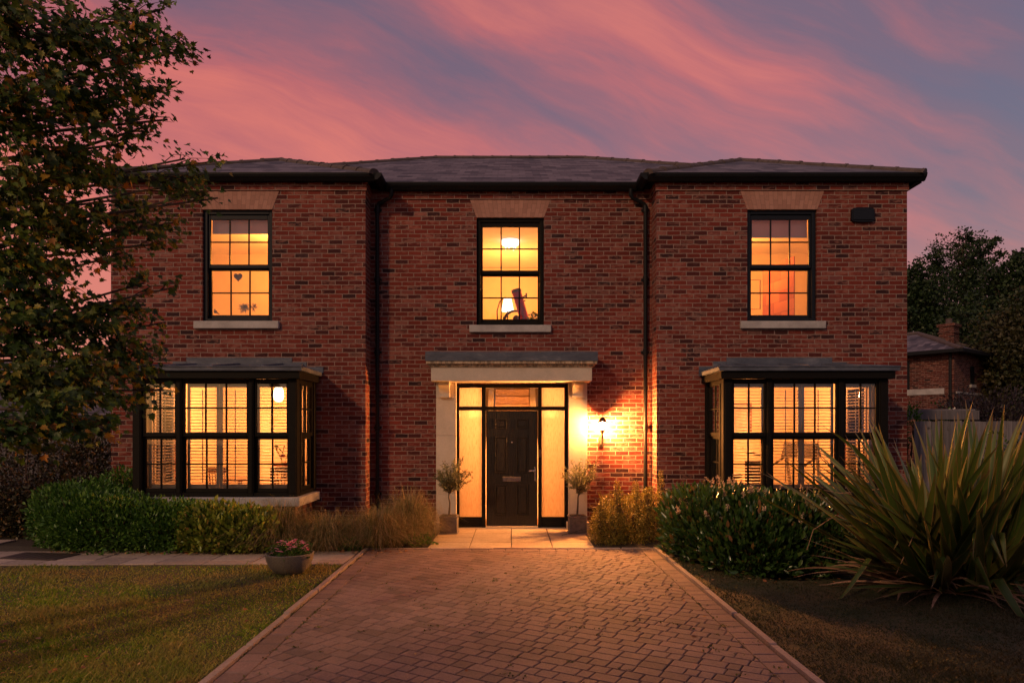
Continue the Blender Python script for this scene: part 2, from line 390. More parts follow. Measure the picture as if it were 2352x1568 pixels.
    def build(s, name, mats, parent=None, loc=(0, 0, 0), rot=(0, 0, 0), smooth=False, fix=True):
        me = bpy.data.meshes.new(name); me.from_pydata(s.v, [], s.f)
        if not isinstance(mats, (list, tuple)): mats = [mats]
        for m in mats: me.materials.append(m)
        if len(mats) > 1: me.polygons.foreach_set('material_index', s.mi)
        if fix:
            import bmesh
            bm = bmesh.new(); bm.from_mesh(me); bmesh.ops.recalc_face_normals(bm, faces=bm.faces); bm.to_mesh(me); bm.free()
        if smooth:
            me.polygons.foreach_set('use_smooth', [True]*len(me.polygons))
            try: me.set_sharp_from_angle(angle=R(38))
            except Exception: pass
        me.update()
        o = bpy.data.objects.new(name, me); col.objects.link(o); o.location = loc; o.rotation_euler = rot
        if parent: o.parent = parent
        return o

def tag(o, label=None, cat=None, group=None, kind=None):
    if label: o['label'] = label
    if cat: o['category'] = cat
    if group: o['group'] = group
    if kind: o['kind'] = kind
    return o
def thing(name, label, cat, loc=(0, 0, 0), rz=0, group=None):
    o = bpy.data.objects.new(name, None); col.objects.link(o); o.location = loc; o.rotation_euler = (0, 0, rz)
    o.empty_display_size = .2
    return tag(o, label, cat, group)

def scatter(name, tv, tf, pos, Fx, Fy, Fz, sc, mat, parent=None, extra=None, smooth=False):
    """one mesh of many small leaves: template verts tv (k,3), faces tf, at pos (n,3) with frames and scales"""
    tv = np.asarray(tv, float); n = len(pos); k = len(tv)
    sc = np.asarray(sc, float).reshape(n, -1)
    if sc.shape[1] == 1: sc = np.repeat(sc, 3, 1)
    V = (pos[:, None, :]+(tv[None, :, 0:1]*sc[:, None, 0:1])*Fx[:, None, :]+(tv[None, :, 1:2]*sc[:, None, 1:2])*Fy[:, None, :]
         + (tv[None, :, 2:3]*sc[:, None, 2:3])*Fz[:, None, :]).reshape(-1, 3)
    flat = np.concatenate([np.array(f) for f in tf]); cnt = np.array([len(f) for f in tf])
    loops = (flat[None, :]+(np.arange(n)*k)[:, None]).reshape(-1)
    totals = np.tile(cnt, n); starts = np.concatenate([[0], np.cumsum(totals)[:-1]])
    if extra is not None:
        ev, ef = extra
        if len(ef):
            base = len(V); V = np.concatenate([V, np.array(ev)])
            eflat = np.concatenate([np.array(f) for f in ef])+base; ecnt = np.array([len(f) for f in ef])
            est = len(loops)+np.concatenate([[0], np.cumsum(ecnt)[:-1]])
            loops = np.concatenate([loops, eflat]); totals = np.concatenate([totals, ecnt]); starts = np.concatenate([starts, est])
    me = bpy.data.meshes.new(name)
    me.vertices.add(len(V)); me.vertices.foreach_set('co', V.astype(np.float32).ravel())
    me.loops.add(len(loops)); me.loops.foreach_set('vertex_index', loops.astype(np.int32))
    me.polygons.add(len(totals)); me.polygons.foreach_set('loop_start', starts.astype(np.int32))
    try: me.polygons.foreach_set('loop_total', totals.astype(np.int32))
    except Exception: pass
    me.materials.append(mat); me.update(calc_edges=True); me.validate()
    if smooth: me.polygons.foreach_set('use_smooth', [True]*len(me.polygons))
    o = bpy.data.objects.new(name, me); col.objects.link(o)
    if parent: o.parent = parent
    return o
def unit(a): return a/np.maximum(np.linalg.norm(a, axis=1, keepdims=True), 1e-9)
def frames(d, nrm):
    """Fy along d (leaf tip), Fz ~ nrm"""
    y = unit(d); x = unit(np.cross(y, nrm)); z = np.cross(x, y); return x, y, z
LEAF_V = [(0, 0, 0), (-.28, .35, .06), (0, .4, -.02), (.28, .35, .06), (-.22, .7, .03), (0, .75, -.04), (.22, .7, .03), (0, 1, -.08)]
LEAF_F = [(0, 2, 1), (0, 3, 2), (1, 2, 5, 4), (2, 3, 6, 5), (4, 5, 7), (5, 6, 7)]
SML_V = [(0, 0, 0), (-.26, .45, .05), (.26, .45, .05), (0, 1, -.03)]
SML_F = [(0, 2, 1), (1, 2, 3)]
_mp = [(0, 0), (.16, .03), (.40, -.05), (.33, .13), (.62, .28), (.40, .36), (.47, .62), (.22, .52), (.13, .72), (0, 1.0)]
_mo = _mp+[(-x, y) for x, y in _mp[-2:0:-1]]
MAP_V = [(0, .30, -.05)]+[(x, y, .05*abs(x)*4-.10*max(0, y-.5)) for x, y in _mo]
MAP_F = [(0, i, i+1) for i in range(1, len(_mo))]+[(0, len(_mo), 1)]

def shell_points(n, c, r, p=3.0, depth=.35, zmin=0.02, bumps=.10, seed=0):
    """points through the outer layer of a lumpy superellipsoid, with outward normals"""
    g = np.random.default_rng(seed)
    d = unit(g.normal(size=(n*2, 3)))
    k = (np.abs(d[:, 0])**p+np.abs(d[:, 1])**p+np.abs(d[:, 2])**p)**(-1/p)
    ph = g.uniform(0, 6.28, 6)
    lump = 1+bumps*(np.sin(5*d[:, 0]+ph[0])*np.sin(6*d[:, 1]+ph[1])+.7*np.sin(11*d[:, 0]+ph[2])*np.cos(9*d[:, 2]+ph[3])+.5*np.sin(17*d[:, 1]+ph[4]+8*d[:, 0]))
    t = 1-depth*g.random(n*2)**1.6
    q = d*(k*lump*t)[:, None]*np.array(r)[None, :]+np.array(c)[None, :]
    nr = unit(d/np.array(r)[None, :])
    ok = q[:, 2] > zmin
    return q[ok][:n], nr[ok][:n]
def leaves_on(name, q, nr, size, mat, parent, up=.6, jit=.6, tv=LEAF_V, tf=LEAF_F, seed=1, wid=1.0, extra=None):
    g = np.random.default_rng(seed); n = len(q)
    d = unit(nr+np.array([0, 0, up])+g.normal(size=(n, 3))*jit)
    nn = unit(g.normal(size=(n, 3))*.7+nr*.5+np.array([0, 0, .8]))
    x, y, z = frames(d, nn); s = size*g.uniform(.6, 1.25, n)
    return scatter(name, tv, tf, q, x, y, z, np.stack([s*wid, s, s], 1), mat, parent, extra=extra)

# ------------------------------------------------------------------ camera, world, sun
cam = bpy.data.cameras.new('camera'); camo = bpy.data.objects.new('camera', cam); col.objects.link(camo)
camo.location = (0, 0, EYE); camo.rotation_euler = (R(90), 0, 0)
cam.sensor_width = 36; cam.lens = 24.0; cam.shift_y = (HY-784)/2352; cam.clip_end = 3000; cam.clip_start = .05
scene.camera = camo
scene.view_settings.view_transform = 'Standard'; scene.view_settings.look = 'None'
scene.view_settings.exposure = 0; scene.view_settings.gamma = 1
SUN_EL = 28.0; SUN_TO = Vector((-.60, -.80, 0)).normalized()   # compass direction the low light comes from
world = bpy.data.worlds.new('World'); scene.world = world; world.use_nodes = True
def build_world():
    n = NT('', world.node_tree)
    g = n.n('ShaderNodeTexCoord').outputs['Generated']; x, y, z = n.sep(g)
    den = n.add(n.math('ABSOLUTE', y), .12)
    u = n.math('DIVIDE', x, den); v = n.math('DIVIDE', z, den)
    ca, sa = math.cos(R(-27)), math.sin(R(-27))
    warp = n.noise(n.comb(u, v), 1.6, 3, .5); warp2 = n.noise(n.comb(u, v, 4.0), 1.1, 3, .5)
    u2 = n.add(u, n.mul(n.sub(warp, .5), .36)); v2 = n.add(v, n.mul(n.sub(warp2, .5), .30))
    a = n.add(n.mul(u2, ca), n.mul(v2, sa)); b = n.sub(n.mul(v2, ca), n.mul(u2, sa))
    st = n.noise(n.comb(n.mul(a, .9), n.mul(b, 3.6), 1.7), 1.25, 7, .55, .25)
    soft = n.noise(n.comb(n.mul(a, .7), n.mul(b, 1.6), 5.0), 1.5, 4, .5)
    bigm = n.noise(n.comb(n.mul(u, .8), v, 9.0), 1.3, 2, .5)
    fine = n.noise(n.comb(n.mul(a, 1.5), n.mul(b, 8.0), 2.2), 1.9, 8, .66, .35)
    m = n.add(n.mul(st, .46), n.add(n.mul(soft, .34), n.add(n.mul(bigm, .14), n.mul(fine, .16))))
    m = n.sub(m, .045)
    # pinker low down, greyer high and towards the east
    m = n.add(m, n.sub(.090, n.mul(v, .18)))
    m = n.sub(m, n.mul(n.math('MAXIMUM', n.sub(u, .18), 0.0), .17))
    c = n.ramp(m, [(0.36, (.115, .080, .145)), (0.435, (.155, .078, .130)), (0.485, (.27, .084, .118)), (0.535, (.47, .098, .104)), (0.60, (.68, .145, .105))])
    lowglow = n.ramp(v, [(0.0, .35), (0.30, .0)])
    c = n.mix(lowglow, c, (.42, .15, .17))
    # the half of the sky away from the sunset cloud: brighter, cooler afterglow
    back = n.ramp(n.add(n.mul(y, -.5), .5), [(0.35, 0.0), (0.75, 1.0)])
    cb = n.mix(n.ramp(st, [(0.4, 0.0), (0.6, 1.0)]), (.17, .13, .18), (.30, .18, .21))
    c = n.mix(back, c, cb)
    up = n.ramp(z, [(0.45, 0.0), (0.9, 1.0)])
    c = n.mix(n.mul(up, .8), c, (.19, .115, .15))
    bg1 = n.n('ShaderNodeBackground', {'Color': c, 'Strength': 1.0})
    sky = n.n('ShaderNodeTexSky'); sky.sky_type = 'NISHITA'; sky.sun_disc = False
    sky.sun_elevation = R(3.0); sky.sun_rotation = math.atan2(SUN_TO.x, SUN_TO.y)
    bg2 = n.n('ShaderNodeBackground', {'Color': sky.outputs[0], 'Strength': .05})
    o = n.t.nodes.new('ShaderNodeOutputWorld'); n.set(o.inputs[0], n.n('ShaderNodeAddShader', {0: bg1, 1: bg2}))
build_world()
sd = bpy.data.lights.new('low_sun', 'SUN'); sd.energy = 1.3; sd.angle = R(3.2); sd.color = (1.0, .60, .31)
so = bpy.data.objects.new('low_sun', sd); col.objects.link(so)
dirv = Vector((SUN_TO.x*math.cos(R(SUN_EL)), SUN_TO.y*math.cos(R(SUN_EL)), math.sin(R(SUN_EL))))
so.rotation_euler = dirv.to_track_quat('Z', 'Y').to_euler(); so.location = dirv*30
def lamp(name, loc, watts, color=(1, .52, .19), r=.08):
    l = bpy.data.lights.new(name, 'POINT'); l.energy = watts; l.color = color; l.shadow_soft_size = r
    o = bpy.data.objects.new(name, l); col.objects.link(o); o.location = loc; return o
#PART2
# ------------------------------------------------------------------ the house
YC, YW, YB = 11.80, 11.37, 10.38
WL = (-6.68, -2.44); WR = (2.41, 6.58); ZT = 5.86; TH = .30
house = thing('brick_house', 'two-storey red brick house with lit windows, black joinery and slate hipped roof', 'house', (0, 0, 0))
def wall_panel(mb, x0, x1, z0, z1, y, ops, caps=True, th=TH):
    xs = sorted({x0, x1, *[o[0] for o in ops], *[o[1] for o in ops]}); zs = sorted({z0, z1, *[o[2] for o in ops], *[o[3] for o in ops]})
    for a, b in zip(xs, xs[1:]):
        for c, d in zip(zs, zs[1:]):
            if any(o[0]-1e-6 <= a and b <= o[1]+1e-6 and o[2]-1e-6 <= c and d <= o[3]+1e-6 for o in ops): continue
            mb.quad([(a, y, c), (b, y, c), (b, y, d), (a, y, d)], 0)
            mb.quad([(a, y+th, c), (a, y+th, d), (b, y+th, d), (b, y+th, c)], 1)
    for a, b, c, d in ops:
        mb.quad([(a, y, c), (a, y, d), (a, y+th, d), (a, y+th, c)], 0); mb.quad([(b, y, c), (b, y+th, c), (b, y+th, d), (b, y, d)], 0)
        mb.quad([(a, y, d), (b, y, d), (b, y+th, d), (a, y+th, d)], 0); mb.quad([(a, y, c), (a, y+th, c), (b, y+th, c), (b, y, c)], 0)
    if caps:
        mb.quad([(x0, y, z0), (x0, y+th, z0), (x0, y+th, z1), (x0, y, z1)], 0); mb.quad([(x1, y, z0), (x1, y, z1), (x1, y+th, z1), (x1, y+th, z0)], 0)
WW, WH, WZ = 1.164, 1.866, 3.518
WXL, WXC, WXR = -4.575, -.03, 4.50
BXL, BXR = -4.52, 4.47
def win_op(x): return (x-WW/2, x+WW/2, WZ, WZ+WH)
w = MB()
wall_panel(w, *WL, -.1, ZT, YW, [win_op(WXL), (BXL-1.10, BXL+1.10, .70, 2.50)])
wall_panel(w, *WR, -.1, ZT, YW, [win_op(WXR), (BXR-1.10, BXR+1.10, .70, 2.50)])
wall_panel(w, WL[1]-.25, WR[0]+.25, -.1, ZT, YC, [win_op(WXC), (-.955, .968, .0, 2.505)], caps=False)
# returns of the wings and the outer and back walls
w.box(WL[1]-.25, WL[1], YW+TH, YC+.0, -.1, ZT, 0); w.box(WR[0], WR[0]+.25, YW+TH, YC+.0, -.1, ZT, 0)
w.box(WL[0], WL[0]+.25, YW+TH, 21.4, -.1, ZT, 0); w.box(WR[1]-.25, WR[1], YW+TH, 21.4, -.1, ZT, 0)
w.box(WL[0]+.25, WR[1]-.25, 21.15, 21.4, -.1, ZT, 0)
# oversailing courses under the eaves
for a, b in (WL, WR): w.box(a-.02, b+.02, YW-.022, YW-.0005, 5.690, ZT, 0)
w.box(WL[1]+.021, WR[0]-.021, YC-.022, YC-.0005, 5.690, ZT, 0)
w.box(WL[0]-.02, WL[0]-.0005, YW, 21.4, 5.690, ZT, 0); w.box(WR[1]+.0005, WR[1]+.02, YW, 21.4, 5.690, ZT, 0)
w.box(WL[1]+.0005, WL[1]+.02, YW, YC-.023, 5.690, ZT, 0); w.box(WR[0]-.02, WR[0]-.0005, YW, YC-.023, 5.690, ZT, 0)
w.build('wall', [M['brick'], M['plaster']], house, fix=False)
# plinths under the bays
for bx in (BXL, BXR):
    b = MB(); b.box(bx-1.20, bx+1.20, YB+.06, YW-.001, -.1, .56, 0); b.build('bay_plinth', M['brick'], house)
# gauged flat arches
for wx, y in ((WXL, YW), (WXC, YC), (WXR, YW)):
    b = MB(); h = .305; z0 = WZ+WH-.004
    b.prism([(-.582, 0), (.582, 0), (.697, h), (-.697, h)], -.006, .05, 'y')
    b.build('brick_arch', M['gauged'], house, (wx, y, z0))
# roof
EZ, T = 5.93, .478; EX0, EX1, EY, EYC, EYB = -6.87, 6.77, 11.18, 11.61, 21.61
def roof():
    b = MB(); iL, iR = -2.25, 2.22; hw = (iL-EX0)/2; hr = (EX1-iR)/2
    pl = Vector((EX0+hw, EY+hw, EZ+hw*T)); rl = Vector((EX0+hw, EYC+hw, EZ+hw*T))
    pr = Vector((EX1-hr, EY+hr, EZ+hr*T)); rr = Vector((EX1-hr, EYC+hr, EZ+hr*T))
    H = (EYB-EYC)/2; ml = Vector((EX0+H, EYC+H, EZ+H*T)); mr = Vector((EX1-H, EYC+H, EZ+H*T))
    A = Vector((EX0, EY, EZ)); B = Vector((iL, EY, EZ)); V0 = Vector((iL, EYC, EZ)); C = Vector((EX0, EYB, EZ))
    A2 = Vector((EX1, EY, EZ)); B2 = Vector((iR, EY, EZ)); V2 = Vector((iR, EYC, EZ)); C2 = Vector((EX1, EYB, EZ))
    b.quad([A, B, pl]); b.quad([B, V0, rl, pl]); b.quad([V0, V2, rr, mr, ml, rl]); b.quad([B2, A2, pr]); b.quad([V2, B2, pr, rr])
    b.quad([A, pl, rl, ml, C]); b.quad([A2, C2, mr, rr, pr]); b.quad([C, ml, mr, C2])
    r = b.build('roof', M['slate'], house, fix=False)
    # half-round hip and ridge tiles with collared joints
    t = MB(); g = random.Random(3)
    def line(p, q, first=.0):
        d = q-p; L = d.length; d.normalize(); n = int(L/.42); st = L/n
        side = d.cross(Vector((0, 0, 1))).normalized(); upv = side.cross(d)
        for i in range(n):
            a = p+d*(st*i); c = p+d*(st*(i+1)+.02); o = Vector((0, 0, g.uniform(-.004, .004)))
            base = len(t.v); k = 9
            for (pt, rr_) in ((a, .094), (a+d*.045, .094), (a+d*.05, .086), (c, .082)):
                for j in range(k):
                    th = PI*j/(k-1); t.v.append(tuple(pt+o+side*math.cos(th)*rr_*1.1+upv*(math.sin(th)*rr_-.035)))
            for s_ in range(3):
                for j in range(k-1): t.f.append((base+s_*k+j, base+s_*k+j+1, base+(s_+1)*k+j+1, base+(s_+1)*k+j)); t.mi.append(0)
            t.f.append(tuple(base+j for j in range(k))); t.mi.append(0)
    line(A, pl); line(B, pl); line(pl, rl); line(A2, pr); line(B2, pr); line(pr, rr); line(rl+Vector((0, 0, .0)), ml); line(ml, mr); line(rr, mr)
    line(C, ml); line(C2, mr)
    t.build('ridge_tile', M['ridge'], r)
roof()
# gutters (moulded profile), fascia and soffit
def gut_prof(y0): return [(y0+.10, 5.812), (y0+.055, 5.812), (y0+.03, 5.84), (y0+.004, 5.865), (y0-.01, 5.90), (y0-.012, 5.925), (y0+.10, 5.925)]
g = MB()
for x0, x1 in ((EX0-.03, -2.24), (2.21, EX1+.03)):
    n0 = len(g.v); g.prism([(p, q) for p, q in gut_prof(EY+.0)], x0, x1, 'x')
    g.box(x0+.08, x1-.08, EY+.10, YW-.023, 5.825, 5.84)
g.prism(gut_prof(EYC), -2.15, 2.12, 'x'); g.box(-2.3, 2.27, EYC+.10, YC-.023, 5.825, 5.84)
for x, sgn in ((-2.25, 1), (2.22, -1)):
    g.prism([(x+sgn*(q[0]-EY-.10)*-1, q[1]) for q in gut_prof(EY)], EY, EYC+.1, 'y')
for x, sgn in ((EX0, 1), (EX1, -1)):
    g.box(min(x, x+sgn*.10), max(x, x+sgn*.10), EY+.1, EYB, 5.79, 5.925)
g.build('gutter', M['black'], house)
for xo, xv in ((-2.06, -2.315), (2.03, 2.295)):
    d = MB(); y1 = YC-.06
    d.tube([(xo, EYC+.05, 5.82), (xo, EYC+.05, 5.72), (xo+(xv-xo)*.12, EYC+.07, 5.68), (xv-(xv-xo)*.1, y1, 5.60), (xv, y1, 5.55), (xv, y1, 3.0), (xv, y1, .06)], .034, 12)
    dp = d.build('downpipe', M['black'], house, smooth=True)
    for z in (5.5, 4.3, 3.05, 1.75, .62):
        k = MB(); k.lathe([(.036, -.06), (.043, -.055), (.043, .055), (.036, .06)], (xv, y1, z), 14); k.box(xv-.065, xv+.065, y1+.03, YC-.001, z-.02, z+.02)
        k.build('pipe_collar', M['black'], dp, smooth=True)

# ---- sash windows
def sash_window(xc, yw, mat, name='window'):
    z0, z1 = WZ, WZ+WH; y = yw+.045; x0, x1 = xc-WW/2+.004, xc+WW/2-.004
    f = MB()
    f.box(x0, x0+.062, y, y+.13, z0+.003, z1-.003, 0, .005); f.box(x1-.062, x1, y, y+.13, z0+.003, z1-.003, 0, .005)
    f.box(x0+.0622, x1-.0622, y, y+.13, z1-.068, z1-.003, 0, .005); f.box(x0+.0622, x1-.0622, y-.008, y+.13, z0+.003, z0+.055, 0, .005)
    a0, a1 = x0+.064, x1-.064; gx0, gx1 = xc-.478, xc+.478
    # upper sash forward, lower sash behind
    for (s0, s1, g0, g1, yy) in ((z0+.905, z1-.070, z0+.965, z0+1.718, y+.028), (z0+.056, z0+.955, z0+.125, z0+.872, y+.072)):
        f.box(a0, gx0, yy, yy+.042, s0, s1, 0, .004); f.box(gx1, a1, yy, yy+.042, s0, s1, 0, .004)
        f.box(gx0+.0002, gx1-.0002, yy, yy+.042, s0, g0, 0, .004); f.box(gx0+.0002, gx1-.0002, yy, yy+.042, g1, s1, 0, .004)
        for i in (1, 2):
            bx = gx0+(gx1-gx0)*i/3; f.box(bx-.011, bx+.011, yy+.006, yy+.034, g0+.0005, g1-.0005, 0, .003)
        zm = (g0+g1)/2; f.box(gx0+.0005, gx1-.0005, yy+.008, yy+.032, zm-.0105, zm+.0105, 0, .003)
    win = f.build(name, mat, house)
    for (g0, g1, yy) in ((z0+.965, z0+1.718, y+.049), (z0+.125, z0+.872, y+.093)):
        p = MB(); p.quad([(gx0, yy, g0), (gx1, yy, g0), (gx1, yy, g1), (gx0, yy, g1)]); p.build('pane', M['glass'], win, fix=False)
    s = MB(); s.box(xc-.705, xc+.705, yw-.065, yw+.10, z0-.125, z0+.0, 0, .008)
    s.build('window_sill', M['sill'], win)
    return win
for wx, y, m in ((WXL, YW, M['blueframe']), (WXC, YC, M['frame']), (WXR, YW, M['blueframe'])): sash_window(wx, y, m)

# ---- bay windows
def bay(xc):
    root = bpy.data.objects.new('bay_window', None); col.objects.link(root); root.parent = house
    H = 1.255; f = MB(); gl = MB(); sh_list = []
    zb, zt = .70, 2.49
    rows = ((1.674, 2.418), (.818, 1.567))
    def section(mapf, edges, glz, posts):
        """edges along the wall; glz: (a0, a1, ncols); posts: (a0, a1)"""
        for a0, a1 in posts:
            mapf(a0, a1, 0.0, .12, zb, zt, .008)
            mapf(a0+.02, a1-.02, -.012, -.0005, zb+.05, zt-.06, .004)
        for a0, a1, nc in glz:
            mapf(a0-.035, a1+.035, .012, .11, zb, .757, .006)
            for i, (g0, g1) in enumerate(rows):
                d = .03 if i == 0 else .062
                lo = g0-.062 if i == 0 else .758; hi = zt-.001 if i == 0 else g1+.062
                mapf(a0-.034, a0, d, d+.042, lo, hi, .004); mapf(a1, a1+.034, d, d+.042, lo, hi, .004)
                mapf(a0+.0003, a1-.0003, d, d+.042, lo, g0, .004); mapf(a0+.0003, a1-.0003, d, d+.042, g1, hi, .004)
                for j in range(1, nc):
                    ax = a0+(a1-a0)*j/nc; mapf(ax-.011, ax+.011, d+.005, d+.035, g0, g1, .003)
                zm = (g0+g1)/2; mapf(a0, a1, d+.008, d+.032, zm-.010, zm+.010, .003)
    def front(a0, a1, d0, d1, z0, z1, bev=0): f.box(xc+a0, xc+a1, YB+d0, YB+d1, z0, z1, 0, bev)
    G = ((-1.08, -.625, 2), (-.47, .47, 3), (.625, 1.08, 2))
    section(front, None, G, ((-H, -1.115), (-.59, -.505), (.505, .59), (1.115, H)))
    for a0, a1, nc in G:
        for i, (g0, g1) in enumerate(rows):
            d = .051 if i == 0 else .083
            gl.quad([(xc+a0, YB+d, g0), (xc+a1, YB+d, g0), (xc+a1, YB+d, g1), (xc+a0, YB+d, g1)])
    for sg in (-1, 1):
        def side(a0, a1, d0, d1, z0, z1, bev=0):
            X0, X1 = (xc+sg*H-sg*d0, xc+sg*H-sg*d1)
            f.box(min(X0, X1), max(X0, X1), a0, a1, z0, z1, 0, bev)
        section(side, None, ((YB+.26, YW-.12, 2),), ((YB+.121, YB+.222), (YW-.08, YW-.002)))
        for i, (g0, g1) in enumerate(rows):
            d = .051 if i == 0 else .083; X = xc+sg*(H-d)
            gl.quad([(X, YB+.26, g0), (X, YW-.12, g0), (X, YW-.12, g1), (X, YB+.26, g1)])
    # fascia board
    f.box(xc-H-.06, xc+H+.06, YB-.085, YB+.10, 2.4905, 2.60, 0, .004)
    for sg in (-1, 1):
        X0, X1 = sorted((xc+sg*(H+.06), xc+sg*(H-.10))); f.box(X0, X1, YB+.1005, YW-.002, 2.4905, 2.60, 0, .004)
    f.box(xc-H+.10, xc+H-.10, YB+.1005, YW-.001, 2.50, 2.53)
    f.build('frame', M['frame'], root)
    gl.build('glass', M['glass'], root, fix=False)
    # stone sill
    s = MB(); s.box(xc-H-.07, xc-.43, YB-.12, YW-.002, .562, .695, 0, .008); s.box(xc-.428, xc+.42, YB-.12, YW-.002, .562, .695, 0, .008); s.box(xc+.422, xc+H+.07, YB-.12, YW-.002, .562, .695, 0, .008)
    s.build('sill', M['sill'], root)
    # lead roof: sloping sheets with rolls, and stepped flashing up the brickwork
    L = MB(); ex = H+.105; y0 = YB-.13; z0, z1 = 2.605, 2.662
    top = 2.80
    V = [(xc-ex, y0, z0), (xc+ex, y0, z0), (xc+ex, YW-.003, z0), (xc-ex, YW-.003, z0), (xc-ex, y0, z1), (xc+ex, y0, z1), (xc+ex, YW-.003, z1), (xc-ex, YW-.003, z1), (xc-ex+.35, YW-.003, top), (xc+ex-.35, YW-.003, top)]
    for fc in ((0, 3, 2, 1), (0, 1, 5, 4), (1, 2, 6, 5), (3, 0, 4, 7), (4, 5, 9, 8), (5, 6, 9), (7, 4, 8), (2, 3, 7, 8, 9, 6)): L.quad([V[i] for i in fc])
    for rx in (-.80, -.02, .75):
        L.tube([(xc+rx, y0-.004, z1-.004), (xc+rx+.015, y0+.02, z1+.014), (xc+rx*.93, YW-.01, top+.005)], .019, 8)
    L.tube([(xc-ex, y0, z1), (xc-ex+.02, y0, z1+.006), (xc+ex-.02, y0, z1+.006), (xc+ex, y0, z1)], .012, 6)
    for sg in (-1, 1): L.tube([(xc+sg*ex, y0, z1), (xc+sg*(ex-.34), YW-.01, top)], .018, 8)
    for a, b_, zz0, zz1 in ((-.90, .86, 2.79, 2.915), (-1.12, -.902, 2.70, 2.85), (.862, 1.10, 2.72, 2.84), (-1.36, -1.122, 2.66, 2.765), (1.102, 1.38, 2.66, 2.76)):
        L.box(xc+a, xc+b_, YW-.012, YW-.001, zz0, zz1, 0, .003)
    L.build('lead_roof', M['lead'], root)
    # plantation shutters: each panel a frame of stiles with louvres and a tilt rod
    def shutter(a0, a1, side=0):
        q = MB(); z0, z1 = .79, 2.44; y = YB+.17
        def bx(p0, p1, d0, d1, c0, c1, bev=0):
            if side == 0: q.box(xc+p0, xc+p1, y+d0, y+d1, c0, c1, 0, bev)
            else:
                X = xc+side*(H-.16); e = sorted((X-side*d0, X-side*d1)); q.box(e[0], e[1], p0, p1, c0, c1, 0, bev)
        def louvre(p0, p1, zc):
            o = [(-.014, -.0060), (.042, -.0005), (.042, .0065), (-.014, .001)]
            if side == 0: q.prism([(y+u, zc+v) for u, v in o], xc+p0, xc+p1, 'x')
            else:
                X = xc+side*(H-.16); q.prism([(X-side*u, zc+v) for u, v in o], p0, p1, 'y')
        bx(a0, a0+.045, 0, .03, z0, z1, .004); bx(a1-.045, a1, 0, .03, z0, z1, .004)
        bx(a0+.0452, a1-.0452, .002, .028, z0, z0+.085, .004); bx(a0+.0452, a1-.0452, .002, .028, z1-.07, z1, .004)
        z = z0+.11
        while z < z1-.09:
            louvre(a0+.046, a1-.046, z); z += .0485
        m_ = (a0+a1)/2; bx(m_-.006, m_+.006, -.024, -.015, z0+.12, z1-.11)
        q.build('shutter', M['shutter'], root)
    shutter(-1.09, -.575); shutter(-.50, -.003); shutter(.003, .50); shutter(.575, 1.09)
    for sg in (-1, 1): shutter(YB+.30, YW-.06, sg)
    for sg in (-1, 1):
        p = MB(); X = sorted((xc+sg*1.095, xc+sg*(H-.13))); p.box(X[0], X[1], YB+.13, YB+.25, .70, 2.49, 0, .004); p.build('shutter_post', M['shutter'], root)
    w_ = MB(); w_.box(xc-1.10, xc+1.10, YB+.125, YW+TH+.03, .705, .735, 0, .004); w_.build('window_board', M['white'], root)
    return root
bay(BXL); bay(BXR)

# ---- front door and its frame
YD = 11.80
f = MB(); gx = ((-.91, -.526), (-.456, .452), (.517, .907))
f.box(-.953, -.912, YD, YD+.11, .0, 2.503, 0, .005); f.box(.909, .966, YD, YD+.11, .0, 2.503, 0, .005)
f.box(-.9118, .9088, YD+.001, YD+.11, 2.442, 2.503, 0, .005); f.box(-.9118, .9088, YD+.001, YD+.11, 2.052, 2.118, 0, .005)
f.box(-.524, -.458, YD+.0005, YD+.11, .0, 2.0518, 0, .005); f.box(.454, .515, YD+.0005, YD+.11, .0, 2.0518, 0, .005)
f.box(-.524, -.458, YD+.0005, YD+.11, 2.1182, 2.4418, 0, .005); f.box(.454, .515, YD+.0005, YD+.11, 2.1182, 2.4418, 0, .005)
for a, b_ in (gx[0], gx[2]):
    f.box(a-.001, b_+.001, YD+.02, YD+.09, .02, .205, 0, .005); f.box(a+.04, b_-.04, YD+.008, YD+.019, .05, .175, 0, .006)
f.build('door_frame', M['frame'], house)
for i, (a, b_) in enumerate(gx):
    p = MB(); p.box(a, b_, YD+.052, YD+.058, 2.119, 2.441); p.build('transom_pane', M['glass'] if i == 1 else M['frosted'], house)
    if i != 1:
        p = MB(); p.box(a, b_, YD+.052, YD+.058, .206, 2.051); p.build('side_pane', M['frosted'], house)
d = MB(); y = YD+.035
d.box(-.445, .441, y, y+.05, .062, 2.046, 0, .004)
for a, b_ in ((-.303, -.087), (.07, .281)):
    for c, e in ((1.733, 1.908), (.963, 1.60), (.238, .771)):
        m = .026
        d.box(a, a+m, y-.016, y-.0003, c, e, 0, .008); d.box(b_-m, b_, y-.016, y-.0003, c, e, 0, .008)
        d.box(a+m+.0003, b_-m-.0003, y-.015, y-.0003, c, c+m, 0, .008); d.box(a+m+.0003, b_-m-.0003, y-.015, y-.0003, e-m, e, 0, .008)
        d.box(a+m+.012, b_-m-.012, y-.014, y-.0003, c+m+.012, e-m-.012, 0, .012)
door = d.build('front_door', M['door'], house)
d = MB(); d.box(-.163, .154, y-.014, y-.0005, .822, .905, 0, .006); d.box(-.135, .126, y-.022, y-.0145, .838, .889, 0, .005); d.build('letterbox', M['chrome'], door)
d = MB(); d.box(.385, .420, y-.012, y-.0005, .83, 1.075, 0, .006); d.tube([(.403, y-.012, 1.01), (.403, y-.055, 1.01), (.385, y-.062, 1.012), (.29, y-.058, 1.005)], .0105, 10)
d.lathe([(.001, -.012), (.013, -.01), (.013, .01), (.001, .012)], (.403, y-.02, .90), 10); d.build('handle', M['chrome'], door, smooth=True)
